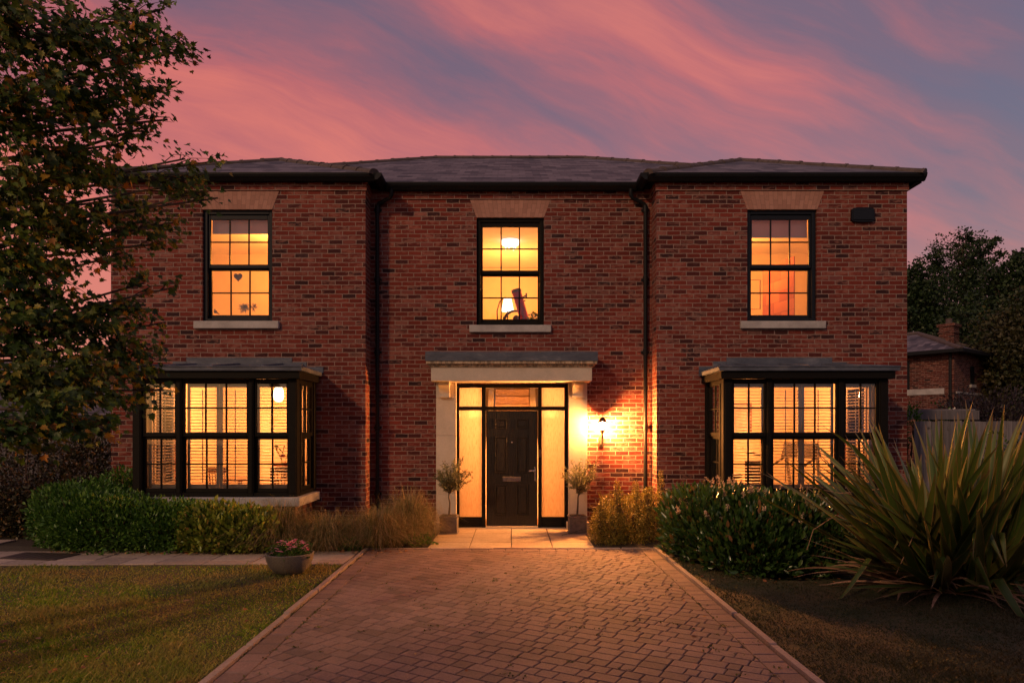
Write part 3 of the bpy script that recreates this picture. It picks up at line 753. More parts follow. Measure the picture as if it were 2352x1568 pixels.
d = MB(); d.blob((-.002, y-.004, 1.50), (.013, .008, .013), 6); d.build('peephole', M['chrome'], door, smooth=True)
d = MB(); d.box(-.45, .448, YD-.03, YD+.10, .028, .060, 0, .006); d.build('threshold', M['chrome'], house)
d = MB(); d.box(-.953, .966, YD-.05, YD+.11, .0, .026, 0, .004); d.build('doorstep', M['stone'], house)
d = MB(); d.box(.466, .503, YD-.022, YD-.0005, 1.24, 1.375, 0, .006); d.blob((.4845, YD-.024, 1.275), (.009, .005, .009), 6)
tag(d.build('doorbell', M['dark'], None), 'small dark doorbell box on the black frame beside the front door', 'doorbell')

# ---- porch surround: pilasters, corbels, entablature and lead cap
porch = bpy.data.objects.new('porch_surround', None); col.objects.link(porch); porch.parent = house
for a, b_ in ((-1.298, -.957), (.970, 1.285)):
    p = MB(); zc = [0.14, .62, 1.62, 2.262, 2.521]
    for c, e in zip(zc, zc[1:]): p.box(a, b_, YC-.13, YC-.0005, c+.0012, e-.0012, 0, .003)
    p.build('pilaster', M['stone'], porch)
    p = MB(); p.box(a-.035, b_+(.035 if a > 0 else -.0) if a > 0 else b_, YC-.17, YC-.0005, .0, .139, 0, .006); p.build('pilaster_base', M['stone'], porch)
    xc = a+.15 if a < 0 else b_-.17
    q = MB(); pr = [(0, 0), (-.07, 0), (-.075, .03), (-.072, .06), (-.085, .10), (-.12, .15), (-.17, .185), (-.205, .20), (-.21, .255), (0, .255)]
    q.prism([(YC-.1305+u, 2.264+v) for u, v in pr], xc-.088, xc+.088, 'x')
    q.box(xc-.098, xc+.098, YC-.35, YC-.1308, 2.4705, 2.519, 0, .003)
    q.build('corbel', M['stone'], porch)
q = MB(); yf = 11.32
q.box(-1.343, 1.328, yf, YC-.0005, 2.522, 2.752, 0, .006); q.build('frieze', M['stone'], porch)
q = MB()
for o, c, e in ((.022, 2.7522, 2.776), (.040, 2.7762, 2.800), (.075, 2.8002, 2.862)): q.box(-1.343-o, 1.328+o, yf-o, YC-.0005, c, e, 0, .006)
q.build('cornice', M['cornice'], porch)
q = MB(); q.prism([(yf-.088, 2.850), (yf-.088, 2.985), (yf-.07, 3.0), (YC-.0008, 3.03), (YC-.0008, 2.8625), (yf-.0765, 2.8625), (yf-.0765, 2.850)], -1.428, 1.413, 'x')
q.build('lead_cap', M['lead'], porch)

# ---- interior rooms
def room(x0, x1, y0, y1, z0, z1, ops=()):
    b = MB()
    b.quad([(x0, y0, z0), (x0, y1, z0), (x0, y1, z1), (x0, y0, z1)], 0); b.quad([(x1, y0, z0), (x1, y0, z1), (x1, y1, z1), (x1, y1, z0)], 0)
    b.quad([(x0, y1, z0), (x1, y1, z0), (x1, y1, z1), (x0, y1, z1)], 0)
    b.quad([(x0, y0, z1), (x0, y1, z1), (x1, y1, z1), (x1, y0, z1)], 1); b.quad([(x0, y0, z0), (x1, y0, z0), (x1, y1, z0), (x0, y1, z0)], 2)
    b.build('room_lining', [M['plaster'], M['ceil'], M['woodfloor']], house, fix=False)
yi = YW+TH+.001; yci = YC+TH+.001
room(-6.42, -2.70, yi, 15.2, .05, 2.62); room(2.67, 6.32, yi, 15.2, .05, 2.62); room(-1.5, 1.5, yci, 18.8, .03, 5.42)
room(-6.42, -2.70, yi, 14.4, 2.82, 5.42); room(2.67, 6.32, yi, 14.4, 2.82, 5.42)
st = MB()
for i in range(14): st.box(-.40, .42, 13.2+.25*i, 13.2+.25*(i+1)+.02, .03, .03+.19*(i+1), 0, .008)
st.build('staircase', M['carpet'], house)
st = MB()
for x in (-.56, .425): st.prism([(12.9, .03), (17.2, 3.35), (17.2, 2.2), (17.2, .03)], x, x+.13, 'x')
st.box(.75, .83, 15.6, 15.68, .03, 3.4); st.build('stair_side', M['white'], house)
# lamps: the ones whose light fills the windows
WC = (1, .305, .045); WB = (1, .315, .075)
lamp('hall_light', (-.72, 13.0, 2.04), 150, WB, .10); lamp('hall_light', (.74, 13.0, 2.04), 150, WB, .10)
lamp('dining_room_light', (-4.9, 13.6, 2.3), 270, WB); lamp('gym_room_light', (4.6, 13.4, 2.4), 270, WB)
lamp('bedroom_light', (-4.4, 13.0, 4.9), 130, WC); lamp('bathroom_light', (4.3, 12.8, 4.9), 130, WC); lamp('landing_light', (-.05, 14.2, 4.65), 120, WC)
#PART3
# landing slab behind the centre window
b = MB(); b.box(-1.49, 1.49, yci, 14.5, 2.63, 2.82); b.box(-1.49, 1.49, 15.6, 15.7, 2.82, 5.41); b.build('landing_floor', M['plaster'], house)

# ------------------------------------------------------------------ things fixed to the front
def wall_lantern():
    c = Vector((1.538, 11.62, 0)); t = thing('wall_lantern', 'lit dark metal coach lantern on the brickwork beside the front door', 'wall lantern', (c.x, YC, 1.55))
    off = Vector((-c.x, -YC, -1.55))
    def bd(m, n, mat, sm=True): return m.build(n, mat, t, loc=off, smooth=sm)
    m = MB(); m.lathe([(.001, 1.972), (.006, 1.968), (.008, 1.955), (.004, 1.945), (.016, 1.935), (.040, 1.915), (.062, 1.885), (.074, 1.858), (.092, 1.850), (.092, 1.844), (.001, 1.846)], (c.x, c.y, 0), 16); bd(m, 'cap', M['darkmetal'])
    m = MB()
    for k in range(6):
        a = PI/3*k+.3; m.tube([(c.x+.066*math.cos(a), c.y+.066*math.sin(a), 1.845), (c.x+.042*math.cos(a), c.y+.042*math.sin(a), 1.715)], .004, 6)
    m.lathe([(.001, 1.70), (.05, 1.705), (.05, 1.718), (.001, 1.718)], (c.x, c.y, 0), 14); bd(m, 'cage', M['darkmetal'])
    m = MB(); m.blob((c.x, c.y, 1.782), (.052, .052, .058), 8); bd(m, 'bulb', M['bulb'])
    m = MB(); m.lathe([(.001, 1.56), (.012, 1.565), (.018, 1.60), (.012, 1.63), (.028, 1.66), (.040, 1.70), (.001, 1.70)], (c.x, c.y, 0), 14)
    m.tube([(c.x, YC-.02, 1.50), (c.x, YC-.07, 1.46), (c.x, YC-.13, 1.47), (c.x, c.y, 1.565)], .009, 8)
    m.prism([(c.x-.03, 1.43), (c.x+.03, 1.43), (c.x+.045, 1.48), (c.x+.035, 1.62), (c.x, 1.66), (c.x-.035, 1.62), (c.x-.045, 1.48)], YC-.022, YC-.001, 'y'); bd(m, 'bracket', M['darkmetal'])
wall_lantern()
m = MB(); m.prism([(-.187, -.085), (-.165, -.11), (-.10, -.120), (.10, -.120), (.165, -.11), (.187, -.085), (.187, .085), (.165, .105), (.10, .12), (-.10, .12), (-.165, .105), (-.187, .085)], -.055, 0, 'y')
m.box(-.165, .165, -.068, -.0555, -.09, .09, 0, .012)
tag(m.build('alarm_box', M['blueframe'], None, (5.825, YW-.001, 5.28)), 'dark blue-black alarm sounder box high on the brickwork near the house corner', 'alarm box')

# ------------------------------------------------------------------ ground, lawns, paving
def sheet(name, poly, z, mat, kind='structure'):
    b = MB(); b.quad([(x, y, z) for x, y in poly]); return tag(b.build(name, mat, None, fix=False), kind=kind)
sheet('ground', [(-400, -60), (400, -60), (400, 600), (-400, 600)], -.06, M['ground'])
KL, KR = -2.045, 2.03      # inner faces of the driveway edging
sheet('soil_bed', [(-13, 9.0), (13, 9.0), (13, 12.3), (-13, 12.3)], -.012, M['soil'])
def curve_path(x): return 8.66-.016*max(0, -x-4.2)**1.7      # lawn edge of the path
lawnL = [(-14, -3), (KL-.06, -3), (KL-.06, 8.74)]+[(x, curve_path(x)) for x in (-3, -4, -5, -6, -7, -8, -10, -14)]
sheet('lawn', lawnL, -.004, M['lawn'])
sheet('lawn', [(KR+.06, -3), (14, -3), (14, 9.4), (5.6, 8.6), (4.2, 7.85), (3.0, 7.75), (2.5, 8.6), (KR+.06, 9.2)], -.003, M['lawn'])
def clip(poly, a, b, c):
    """keep a*x + b*y <= c"""
    out = []
    for i in range(len(poly)):
        p, q = poly[i], poly[(i+1) % len(poly)]; dp = a*p[0]+b*p[1]-c; dq = a*q[0]+b*q[1]-c
        if dp <= 0: out.append(p)
        if dp*dq < 0:
            t = dp/(dp-dq); out.append((p[0]+(q[0]-p[0])*t, p[1]+(q[1]-p[1])*t))
    return out
def area(p): return abs(sum(p[i][0]*p[(i+1) % len(p)][1]-p[(i+1) % len(p)][0]*p[i][1] for i in range(len(p))))/2
def stone_block(b, poly, z, inset=.004, cham=.009, tilt=.003, drop=.03, g=random):
    n = len(poly); cx = sum(p[0] for p in poly)/n; cy = sum(p[1] for p in poly)/n
    def off(d):
        out = []
        for x, y in poly:
            v = Vector((cx-x, cy-y)); L = v.length; k = d*1.35/max(L, 1e-6); out.append((x+v.x*k, y+v.y*k))
        return out
    tx, ty, tz = g.uniform(-tilt, tilt)/.12, g.uniform(-tilt, tilt)/.12, g.uniform(-tilt, tilt)*.8
    def Z(p, dz): return z+tz+(p[0]-cx)*tx*.5+(p[1]-cy)*ty*.5+dz
    r0 = off(inset); r1 = off(inset+cham*.35); r2 = off(inset+cham*1.1); base = len(b.v)
    b.v += [(p[0], p[1], z-drop) for p in r0]+[(p[0], p[1], Z(p, -cham)) for p in r0]+[(p[0], p[1], Z(p, -cham*.35)) for p in r1]+[(p[0], p[1], Z(p, 0)) for p in r2]
    for s in range(3):
        for i in range(n):
            j = (i+1) % n; b.f.append((base+s*n+i, base+s*n+j, base+(s+1)*n+j, base+(s+1)*n+i)); b.mi.append(0)
    b.f.append(tuple(base+3*n+i for i in range(n))); b.mi.append(0)
def pave():
    g = random.Random(5); b = MB(); th = R(-30); ca, sa = math.cos(th), math.sin(th); Y0, Y1 = 1.2, 9.76
    RW = .134; bl, br = KL+.20, KR-.20
    u0 = -9
    for r in range(-92, 92):
        u = u0+g.uniform(0, .3); v0 = r*RW; prevw = 0
        while u < 12:
            w_ = g.choice((.195, .195, .14, .14, .10)) if prevw > .2 else g.choice((.195, .195, .14, .10))
            prevw = w_
            pl = [(u, v0), (u+w_, v0), (u+w_, v0+RW), (u, v0+RW)]; u += w_
            pl = [(p[0]*ca-p[1]*sa, p[0]*sa+p[1]*ca+5.0) for p in pl]
            cx = sum(p[0] for p in pl)/4; cy = sum(p[1] for p in pl)/4
            if not (bl-.3 < cx < br+.3 and Y0-.3 < cy < Y1+.1): continue
            j = .0022; pl = [(x+g.uniform(-j, j), y_+g.uniform(-j, j)) for x, y_ in pl]
            pl = clip(pl, 1, 0, br); pl = clip(pl, -1, 0, -bl) if len(pl) > 2 else []; pl = clip(pl, 0, 1, Y1-.15) if len(pl) > 2 else []
            if len(pl) < 3 or area(pl) < .0012: continue
            # clipped corners (tumbled sett)
            stone_block(b, pl, .012, .0028, .0065, .0006, g=g)
    for x0, x1 in ((KL+.012, bl), (br, KR-.012)):
        y = Y0
        while y < Y1-.15:
            w_ = g.choice((.24, .165, .165)); stone_block(b, [(x0, y), (x1, y), (x1, min(y+w_, Y1-.15)), (x0, min(y+w_, Y1-.15))], .013, .0030, .008, .0010, g=g); y += w_
    x = KL+.012
    while x < KR-.02:
        w_ = g.choice((.165, .24)); stone_block(b, [(x, Y1-.15), (min(x+w_, KR-.012), Y1-.15), (min(x+w_, KR-.012), Y1), (x, Y1)], .013, .0030, .008, .0010, g=g); x += w_
    tag(b.build('driveway', M['paver'], None), kind='structure')
pave()
sheet('driveway_bedding', [(KL-.05, -4), (KR+.05, -4), (KR+.05, 9.9), (KL-.05, 9.9)], -.002, M['joint'])
def edging(p0, p1, name, seed, w_=.055, h=.035):
    g = random.Random(seed); b = MB(); d = Vector((p1[0]-p0[0], p1[1]-p0[1])); L = d.length; d.normalize(); s = Vector((-d.y, d.x)); t = 0; k = 0
    while t < L:
        l = min(.915, L-t); o = g.uniform(-.008, .008); o2 = g.uniform(-.008, .008)
        a = Vector(p0)+d*(t+.004)+s*o; c = Vector(p0)+d*(t+l-.004)+s*o2
        pl = [tuple(a-s*w_/2), tuple(c-s*w_/2), tuple(c+s*w_/2), tuple(a+s*w_/2)]
        stone_block(b, pl, h+g.uniform(-.005, .005), .001, .012, .001, drop=.12, g=g); t += l
    tag(b.build(name, M['kerb'], None), kind='structure')
edging((KL-.03, .8), (KL-.03, 9.80), 'kerb', 1); edging((KR+.03, .8), (KR+.03, 9.80), 'kerb', 2); edging((KL-.05, 9.80), (KR+.05, 9.80), 'kerb', 3, .05, .022)
def slabs(name, mat, cells, z, seed, tilt=.0012, inset=.005):
    g = random.Random(seed); b = MB()
    for pl in cells: stone_block(b, pl, z, inset, .006, tilt, g=g)
    return tag(b.build(name, mat, None), kind='structure')
def rect(x0, x1, y0, y1): return [(x0, y0), (x1, y0), (x1, y1), (x0, y1)]
cells = []
ys = [9.84, 10.35, 10.80, 11.24, 11.745]; offs = [0, .16, 0, .16]
xs0 = [-1.22, -.62, -.01, .59, 1.20]
for k in range(4):
    xs = xs0 if k % 2 == 0 else [-1.22, -.92, -.30, .30, .92, 1.20]
    for a, c in zip(xs0, xs0[1:]): cells.append(rect(a, c, ys[k], ys[k+1]))
slabs('patio', M['slab'], cells, .014, 4)
sheet('patio_bedding', rect(-1.3, 1.28, 9.8, 11.8), -.001, M['joint'])
cells = []; g = random.Random(9); x = KL-.10
k = 0
while x > -14:
    w_ = g.choice((.45, .60, .60)); yl0, yl1 = curve_path(x-w_), curve_path(x); top = 9.60 if x > -7.2 else 10.6
    yb = yl0+.02; rows_ = [yb, 9.12, top] if k % 2 else [yb, 8.93, 9.35, top]
    if top > 10: rows_ = [yb, 9.0, 9.6, 10.1, top]
    for a, c in zip(rows_, rows_[1:]): cells.append([(x-w_, a if a != yb else yl0+.02), (x, a if a != yb else yl1+.02), (x, c), (x-w_, c)])
    x -= w_; k += 1
slabs('path', M['pathslab'], cells, .012, 6, .004)
sheet('path_bedding', [(KL-.08, 8.7), (KL-.08, 9.62), (-14, 10.7), (-14, curve_path(-14))]+[(x, curve_path(x)) for x in (-10, -8, -7, -6, -5, -4, -3)], -.0005, M['joint'])
m = MB(); m.box(-.42, .42, -.22, .22, 0, .008, 0, .003)
for i in range(7): m.box(-.36+i*.11, -.30+i*.11, -.18, .18, .008, .011)
tag(m.build('manhole_cover', M['dark'], None, (-6.35, 9.18, .018), (0, 0, R(-8))), 'flat dark manhole cover set in the flagstone path at the end of the green shrub', 'manhole cover')

# ------------------------------------------------------------------ grass
def in_poly(px, py, poly):
    ins = np.zeros(len(px), bool); n = len(poly)
    for i in range(n):
        x1, y1 = poly[i]; x2, y2 = poly[(i+1) % n]
        c = ((y1 > py) != (y2 > py)) & (px < (x2-x1)*(py-y1)/((y2-y1) if y2 != y1 else 1e-9)+x1); ins ^= c
    return ins
def grass(poly, n, mat, name, seed, dens_far=9.0, h=.032):
    g = np.random.default_rng(seed); xs = [p[0] for p in poly]; ysx = [p[1] for p in poly]
    y = g.uniform(9.5**-1.0, max(min(ysx), 3.9)**-1.0, n)**-1; x = g.uniform(-1, 1, n)*(y*.78+.6)
    ok = in_poly(x, y, poly); x, y = x[ok], y[ok]; n = len(x)
    pos = np.stack([x, y, np.zeros(n)-.004], 1)
    az = g.uniform(0, 2*PI, n); lean = g.uniform(.1, 1.1, n)
    d = np.stack([np.cos(az)*lean, np.sin(az)*lean, np.ones(n)], 1); fx, fy, fz = frames(d, np.stack([-np.sin(az), np.cos(az), np.zeros(n)], 1))
    clump = .75+.5*np.sin(x*2.1+1.3)*np.sin(y*1.7)+.25*np.sin(x*7+y*5)
    s = h*g.uniform(.5, 1.3, n)*np.clip(clump, .55, 1.5)
    wv = .0022*np.clip(y/4, 1, 2.4)*g.uniform(.7, 1.4, n)
    tv = [(-1, 0, 0), (1, 0, 0), (.7, .6, .18), (-.7, .6, .18), (0, 1.0, .5)]
    tf = [(0, 1, 2, 3), (3, 2, 4)]
    return tag(scatter(name, tv, tf, pos, fx, fy, fz, np.stack([wv, s, s], 1), mat), kind='stuff')
grass(lawnL, 230000, M['grass'], 'lawn_grass', 21)
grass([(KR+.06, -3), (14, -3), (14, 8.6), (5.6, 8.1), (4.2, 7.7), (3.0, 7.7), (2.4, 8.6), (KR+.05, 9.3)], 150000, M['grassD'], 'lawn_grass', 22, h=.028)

grass(lawnL, 16000, M['grass'], 'coarse_grass', 23, h=.060)
def small_leaves(name, n, region, size, mat, seed, z=.02):
    g = np.random.default_rng(seed); pts = region(g, n); n = len(pts)
    az = g.uniform(0, 6.28, n); d = np.stack([np.cos(az), np.sin(az), g.uniform(-.1, .3, n)], 1)
    nn = np.stack([g.normal(size=n)*.3, g.normal(size=n)*.3, np.ones(n)], 1); fx, fy, fz = frames(d, nn); s = size*g.uniform(.6, 1.3, n)
    return tag(scatter(name, LEAF_V, LEAF_F, pts, fx, fy, fz, s, mat), kind='stuff')
def reg_fallen(g, n):
    x = np.concatenate([g.uniform(-5.5, -2.2, 46), g.uniform(-5.2, -3.0, 30), g.uniform(-2.0, 2.0, 22), g.uniform(-6.4, -1.4, 130), g.uniform(2.2, 5, 40)])
    y = np.concatenate([g.uniform(4.4, 8.4, 46), g.uniform(4.4, 5.6, 30), g.uniform(4.8, 9.6, 22), g.uniform(9.35, 9.62, 130), g.uniform(7.6, 8.0, 40)])
    z = np.concatenate([np.full(76, .022), np.full(22, .018), np.full(130, .02), np.full(40, .015)]); return np.stack([x, y, z], 1)
small_leaves('fallen_leaves', 0, reg_fallen, .05, M['deadleaf'], 31)
def weeds():
    g = np.random.default_rng(8); cs = []
    for _ in range(120):
        cx, cy = g.uniform(KL+.05, KR-.05), g.uniform(4.5, 8.5); k = g.integers(4, 16); r_ = g.uniform(.01, .035)
        cs.append(np.stack([cx+g.normal(size=k)*r_, cy+g.normal(size=k)*r_*.6, np.full(k, .008)], 1))
    for xx in (KL+.2, KR-.2, KL+.01, KR+.06):
        for _ in range(40):
            cy = g.uniform(4.5, 9.4); k = g.integers(3, 12); cs.append(np.stack([xx+g.normal(size=k)*.012, cy+g.normal(size=k)*.03, np.full(k, .006)], 1))
    p = np.concatenate(cs); n = len(p); az = g.uniform(0, 6.28, n); d = np.stack([np.cos(az), np.sin(az), g.uniform(.1, 1.2, n)], 1)
    fx, fy, fz = frames(d, np.tile([0, 0, 1.0], (n, 1))+g.normal(size=(n, 3))*.3); s = g.uniform(.012, .03, n)
    tag(scatter('joint_weeds', SML_V, SML_F, p, fx, fy, fz, s, M['weed']), kind='stuff')
weeds()

# ------------------------------------------------------------------ shrubs
def stems(c, r, n, h, seed, rad=.012):
    g = random.Random(seed); b = MB()
    for _ in range(n):
        a = g.uniform(0, 6.28); k = g.uniform(.2, .8); p0 = (c[0]+g.uniform(-.15, .15)*r[0], c[1]+g.uniform(-.15, .15)*r[1], 0)
        p2 = (c[0]+math.cos(a)*r[0]*k, c[1]+math.sin(a)*r[1]*k, h*g.uniform(.6, .95)); p1 = tuple((u+v)/2+g.uniform(-.06, .06) for u, v in zip(p0, p2))
        b.tube([p0, p1, p2], [rad, rad*.7, rad*.35], 5)
    return b
def shrub(name, label, cat, blobs, n, size, mat, seed, up=.5, jit=.6, group=None, wid=1.0, tv=LEAF_V, tf=LEAF_F, depth=.45, bumps=.09):
    t = thing(name, label, cat, (0, 0, 0), group=group)
    tot = sum(b_[1][0]*b_[1][1]+b_[1][0]*b_[1][2]*2 for b_ in blobs); Q = []; Nn = []
    for i, (c, r) in enumerate(blobs):
        k = int(n*(r[0]*r[1]+r[0]*r[2]*2)/tot); q, nr = shell_points(k, c, r, 2.6, depth, .01, bumps, seed*7+i); Q.append(q); Nn.append(nr)
    q = np.concatenate(Q); nr = np.concatenate(Nn)
    leaves_on('foliage', q, nr, size, mat, t, up, jit, tv, tf, seed, wid)
    b = MB()
    for i, (c, r) in enumerate(blobs):
        s_ = stems(c, r, 16, c[2]+r[2], seed+i); o = len(b.v); b.v += s_.v; b.f += [tuple(o+k for k in f_) for f_ in s_.f]; b.mi += s_.mi
    b.build('stem', M['twig'], t, fix=False); return t
shrub('green_shrub', 'dense bright green evergreen shrub mounded below the bay window beside the brown hedge', 'shrub',
      [((-5.75, 9.82, .33), (.90, .55, .44)), ((-4.85, 9.80, .30), (.68, .50, .40)), ((-6.5, 10.4, .42), (.72, .72, .50)), ((-6.15, 10.0, .35), (.62, .55, .46)), ((-6.25, 11.0, .48), (.42, .35, .60))], 26000, .062, M['choisya'], 2, .7, .55, wid=.8)
shrub('laurel_shrub', 'low yellow-green leafy shrub between the bright green shrub and the straw-coloured grasses', 'shrub',
      [((-4.16, 9.70, .24), (.50, .42, .42)), ((-3.70, 9.66, .22), (.42, .36, .36))], 5200, .085, M['laurelY'], 3, .9, .5, wid=.95)
shrub('golden_shrub', 'feathery golden-yellow shrub lit by the lantern beside the porch', 'shrub',
      [((1.72, 10.55, .30), (.46, .46, .42)), ((2.15, 10.75, .34), (.36, .42, .42)), ((1.48, 10.35, .20), (.30, .30, .28)), ((1.62, 10.5, .74), (.05, .05, .20)), ((1.92, 10.6, .76), (.05, .05, .16)), ((2.33, 10.7, .82), (.045, .045, .24)), ((1.38, 10.4, .52), (.06, .06, .16)), ((2.1, 10.5, .72), (.07, .06, .12))], 24000, .026, M['golden'], 4, .35, .9, wid=.9, depth=.5, bumps=.16)
def laurel_bush():
    t = shrub('flowering_laurel_bush', 'large dark glossy evergreen bush with cream flower spikes at the driveway edge', 'bush',
              [((2.78, 9.05, .36), (.70, .85, .56)), ((3.35, 8.75, .34), (.80, .80, .54)), ((2.95, 8.35, .28), (.62, .52, .44)), ((3.75, 8.55, .22), (.50, .65, .38)), ((2.55, 9.6, .40), (.45, .45, .48))], 19000, .095, M['laurelD'], 5, 1.0, .45, wid=.72)
    g = np.random.default_rng(77); b = MB(); P_ = []
    for _ in range(100):
        cx = g.choice((2.45, 3.0, 3.4, 3.6)) + g.normal()*.28; cy = 9.0+g.normal()*.35; top = .84+.10*math.sin(cx*5)-.10*abs(cx-3.0)+g.uniform(-.08, .10)
        if cy < 8.6: top -= .12
        lean = g.normal(size=2)*.02; h = g.uniform(.06, .13)
        b.tube([(cx, cy, top-.1), (cx+lean[0], cy+lean[1], top+h)], [.003, .002], 4)
        k = 34; tt = g.random(k); rr = .016*(1-.5*tt); a = g.uniform(0, 6.28, k)
        P_.append(np.stack([cx+lean[0]*tt+rr*np.cos(a), cy+lean[1]*tt+rr*np.sin(a), top+h*tt], 1))
    p = np.concatenate(P_); n = len(p); d = g.normal(size=(n, 3)); fx, fy, fz = frames(d, g.normal(size=(n, 3)))
    tag(scatter('flower_spike', SML_V, SML_F, p, fx, fy, fz, np.stack([np.full(n, .022)]*3, 1), M['cream_bloom'], t, extra=None), kind='stuff')
laurel_bush()
def hedge():
    t = thing('garden_hedge', 'tall dark hedge with brown autumn leaves under the maple branches', 'hedge')
    Q, Nn = [], []
    for i, (c, r) in enumerate((((-8.0, 11.7, .80), (1.15, .95, .92)), ((-7.25, 11.75, .74), (.55, .8, .85)), ((-9.6, 11.9, .90), (1.3, 1.1, .95)), ((-11.6, 11.9, .85), (1.3, 1.1, .95)), ((-7.6, 11.2, .3), (.7, .5, .42)), ((-9.2, 11.1, .4), (1.2, .5, .5)))):
        q, nr = shell_points(5200, c, r, 3.2, .45, .02, .12, 300+i); Q.append(q); Nn.append(nr)
    leaves_on('foliage', np.concatenate(Q), np.concatenate(Nn), .062, M['hedge'], t, .3, .8, seed=9)
    b = stems((-8.2, 11.7, 0), (1.6, .8), 40, 1.6, 5, .016); b.build('stem', M['twig'], t, fix=False)
hedge()
def arching_grass(cx, cy, r, h, n, seed, label):
    g = np.random.default_rng(seed); V, Fc = [], []
    for _ in range(n):
        a = g.uniform(0, 6.28); rb = abs(g.normal())*.10*r/.4; L = g.uniform(.5, 1.15)*h*1.35; reach = g.uniform(.3, 1.25)*r; a2 = a+g.normal()*.5
        if g.random() < .16: reach *= .4
        p0 = np.array([cx+rb*math.cos(a), cy+rb*math.sin(a), 0.0]); pk = 6; w0 = g.uniform(.0016, .0036)
        sd = np.array([-math.sin(a2), math.cos(a2), 0])*w0; b0 = len(V)
        hh = L*g.uniform(.45, .85)*(1-.5*min(1, reach/(1.2*r))**2); ee = g.uniform(.45, .93); droop = g.uniform(.3, 1.9); wob = g.normal(size=3)*.02
        for i in range(pk):
            t = i/(pk-1); rad = reach*t**1.3; ss = t*ee; z = hh*(4*ss*(1-ss))**.85
            q = p0+np.array([math.cos(a2)*rad, math.sin(a2)*rad, z])+wob*t; k = 1-t*.8
            V.append(tuple(q-sd*k)); V.append(tuple(q+sd*k))
        for i in range(pk-1): Fc.append((b0+2*i, b0+2*i+1, b0+2*i+3, b0+2*i+2))
    me = bpy.data.meshes.new('ornamental_grass'); me.from_pydata(V, [], Fc); me.materials.append(M['carex']); me.update()
    o = bpy.data.objects.new('ornamental_grass', me); col.objects.link(o)
    tag(o, label, 'ornamental grass', 'ornamental grass clumps under the front wall')
arching_grass(-3.38, 9.95, .72, .63, 4000, 41, 'brown arching grass clump beside the yellow-green shrub under the end of the bay sill')
arching_grass(-2.70, 9.95, .66, .48, 3600, 42, 'straw-coloured grass clump behind the stone flower bowl, next after the bay sill')
arching_grass(-1.98, 10.15, .74, .54, 4800, 43, 'tall russet grass clump in front of the downpipe at the inner corner')
arching_grass(-1.62, 10.75, .60, .72, 3600, 44, 'greenish grass clump growing against the wall beside the porch pilaster')
def groundcover(pts, name, label, size, mat, n, seed):
    q, nr = shell_points(n, pts[0], pts[1], 2.4, .6, .0, .15, seed); t = thing(name, label, 'plant'); leaves_on('foliage', q, nr, size, mat, t, .6, .6, seed=seed)
groundcover(((-1.38, 10.12, .03), (.20, .16, .12)), 'low_leafy_plant', 'low green plant at the corner of the patio slabs beside the grasses', .06, M['choisya'], 220, 51)
groundcover(((-2.3, 9.72, .03), (.16, .12, .13)), 'low_leafy_plant', 'low dark green plant at the foot of the tall russet grass clump', .06, M['choisya'], 200, 52)

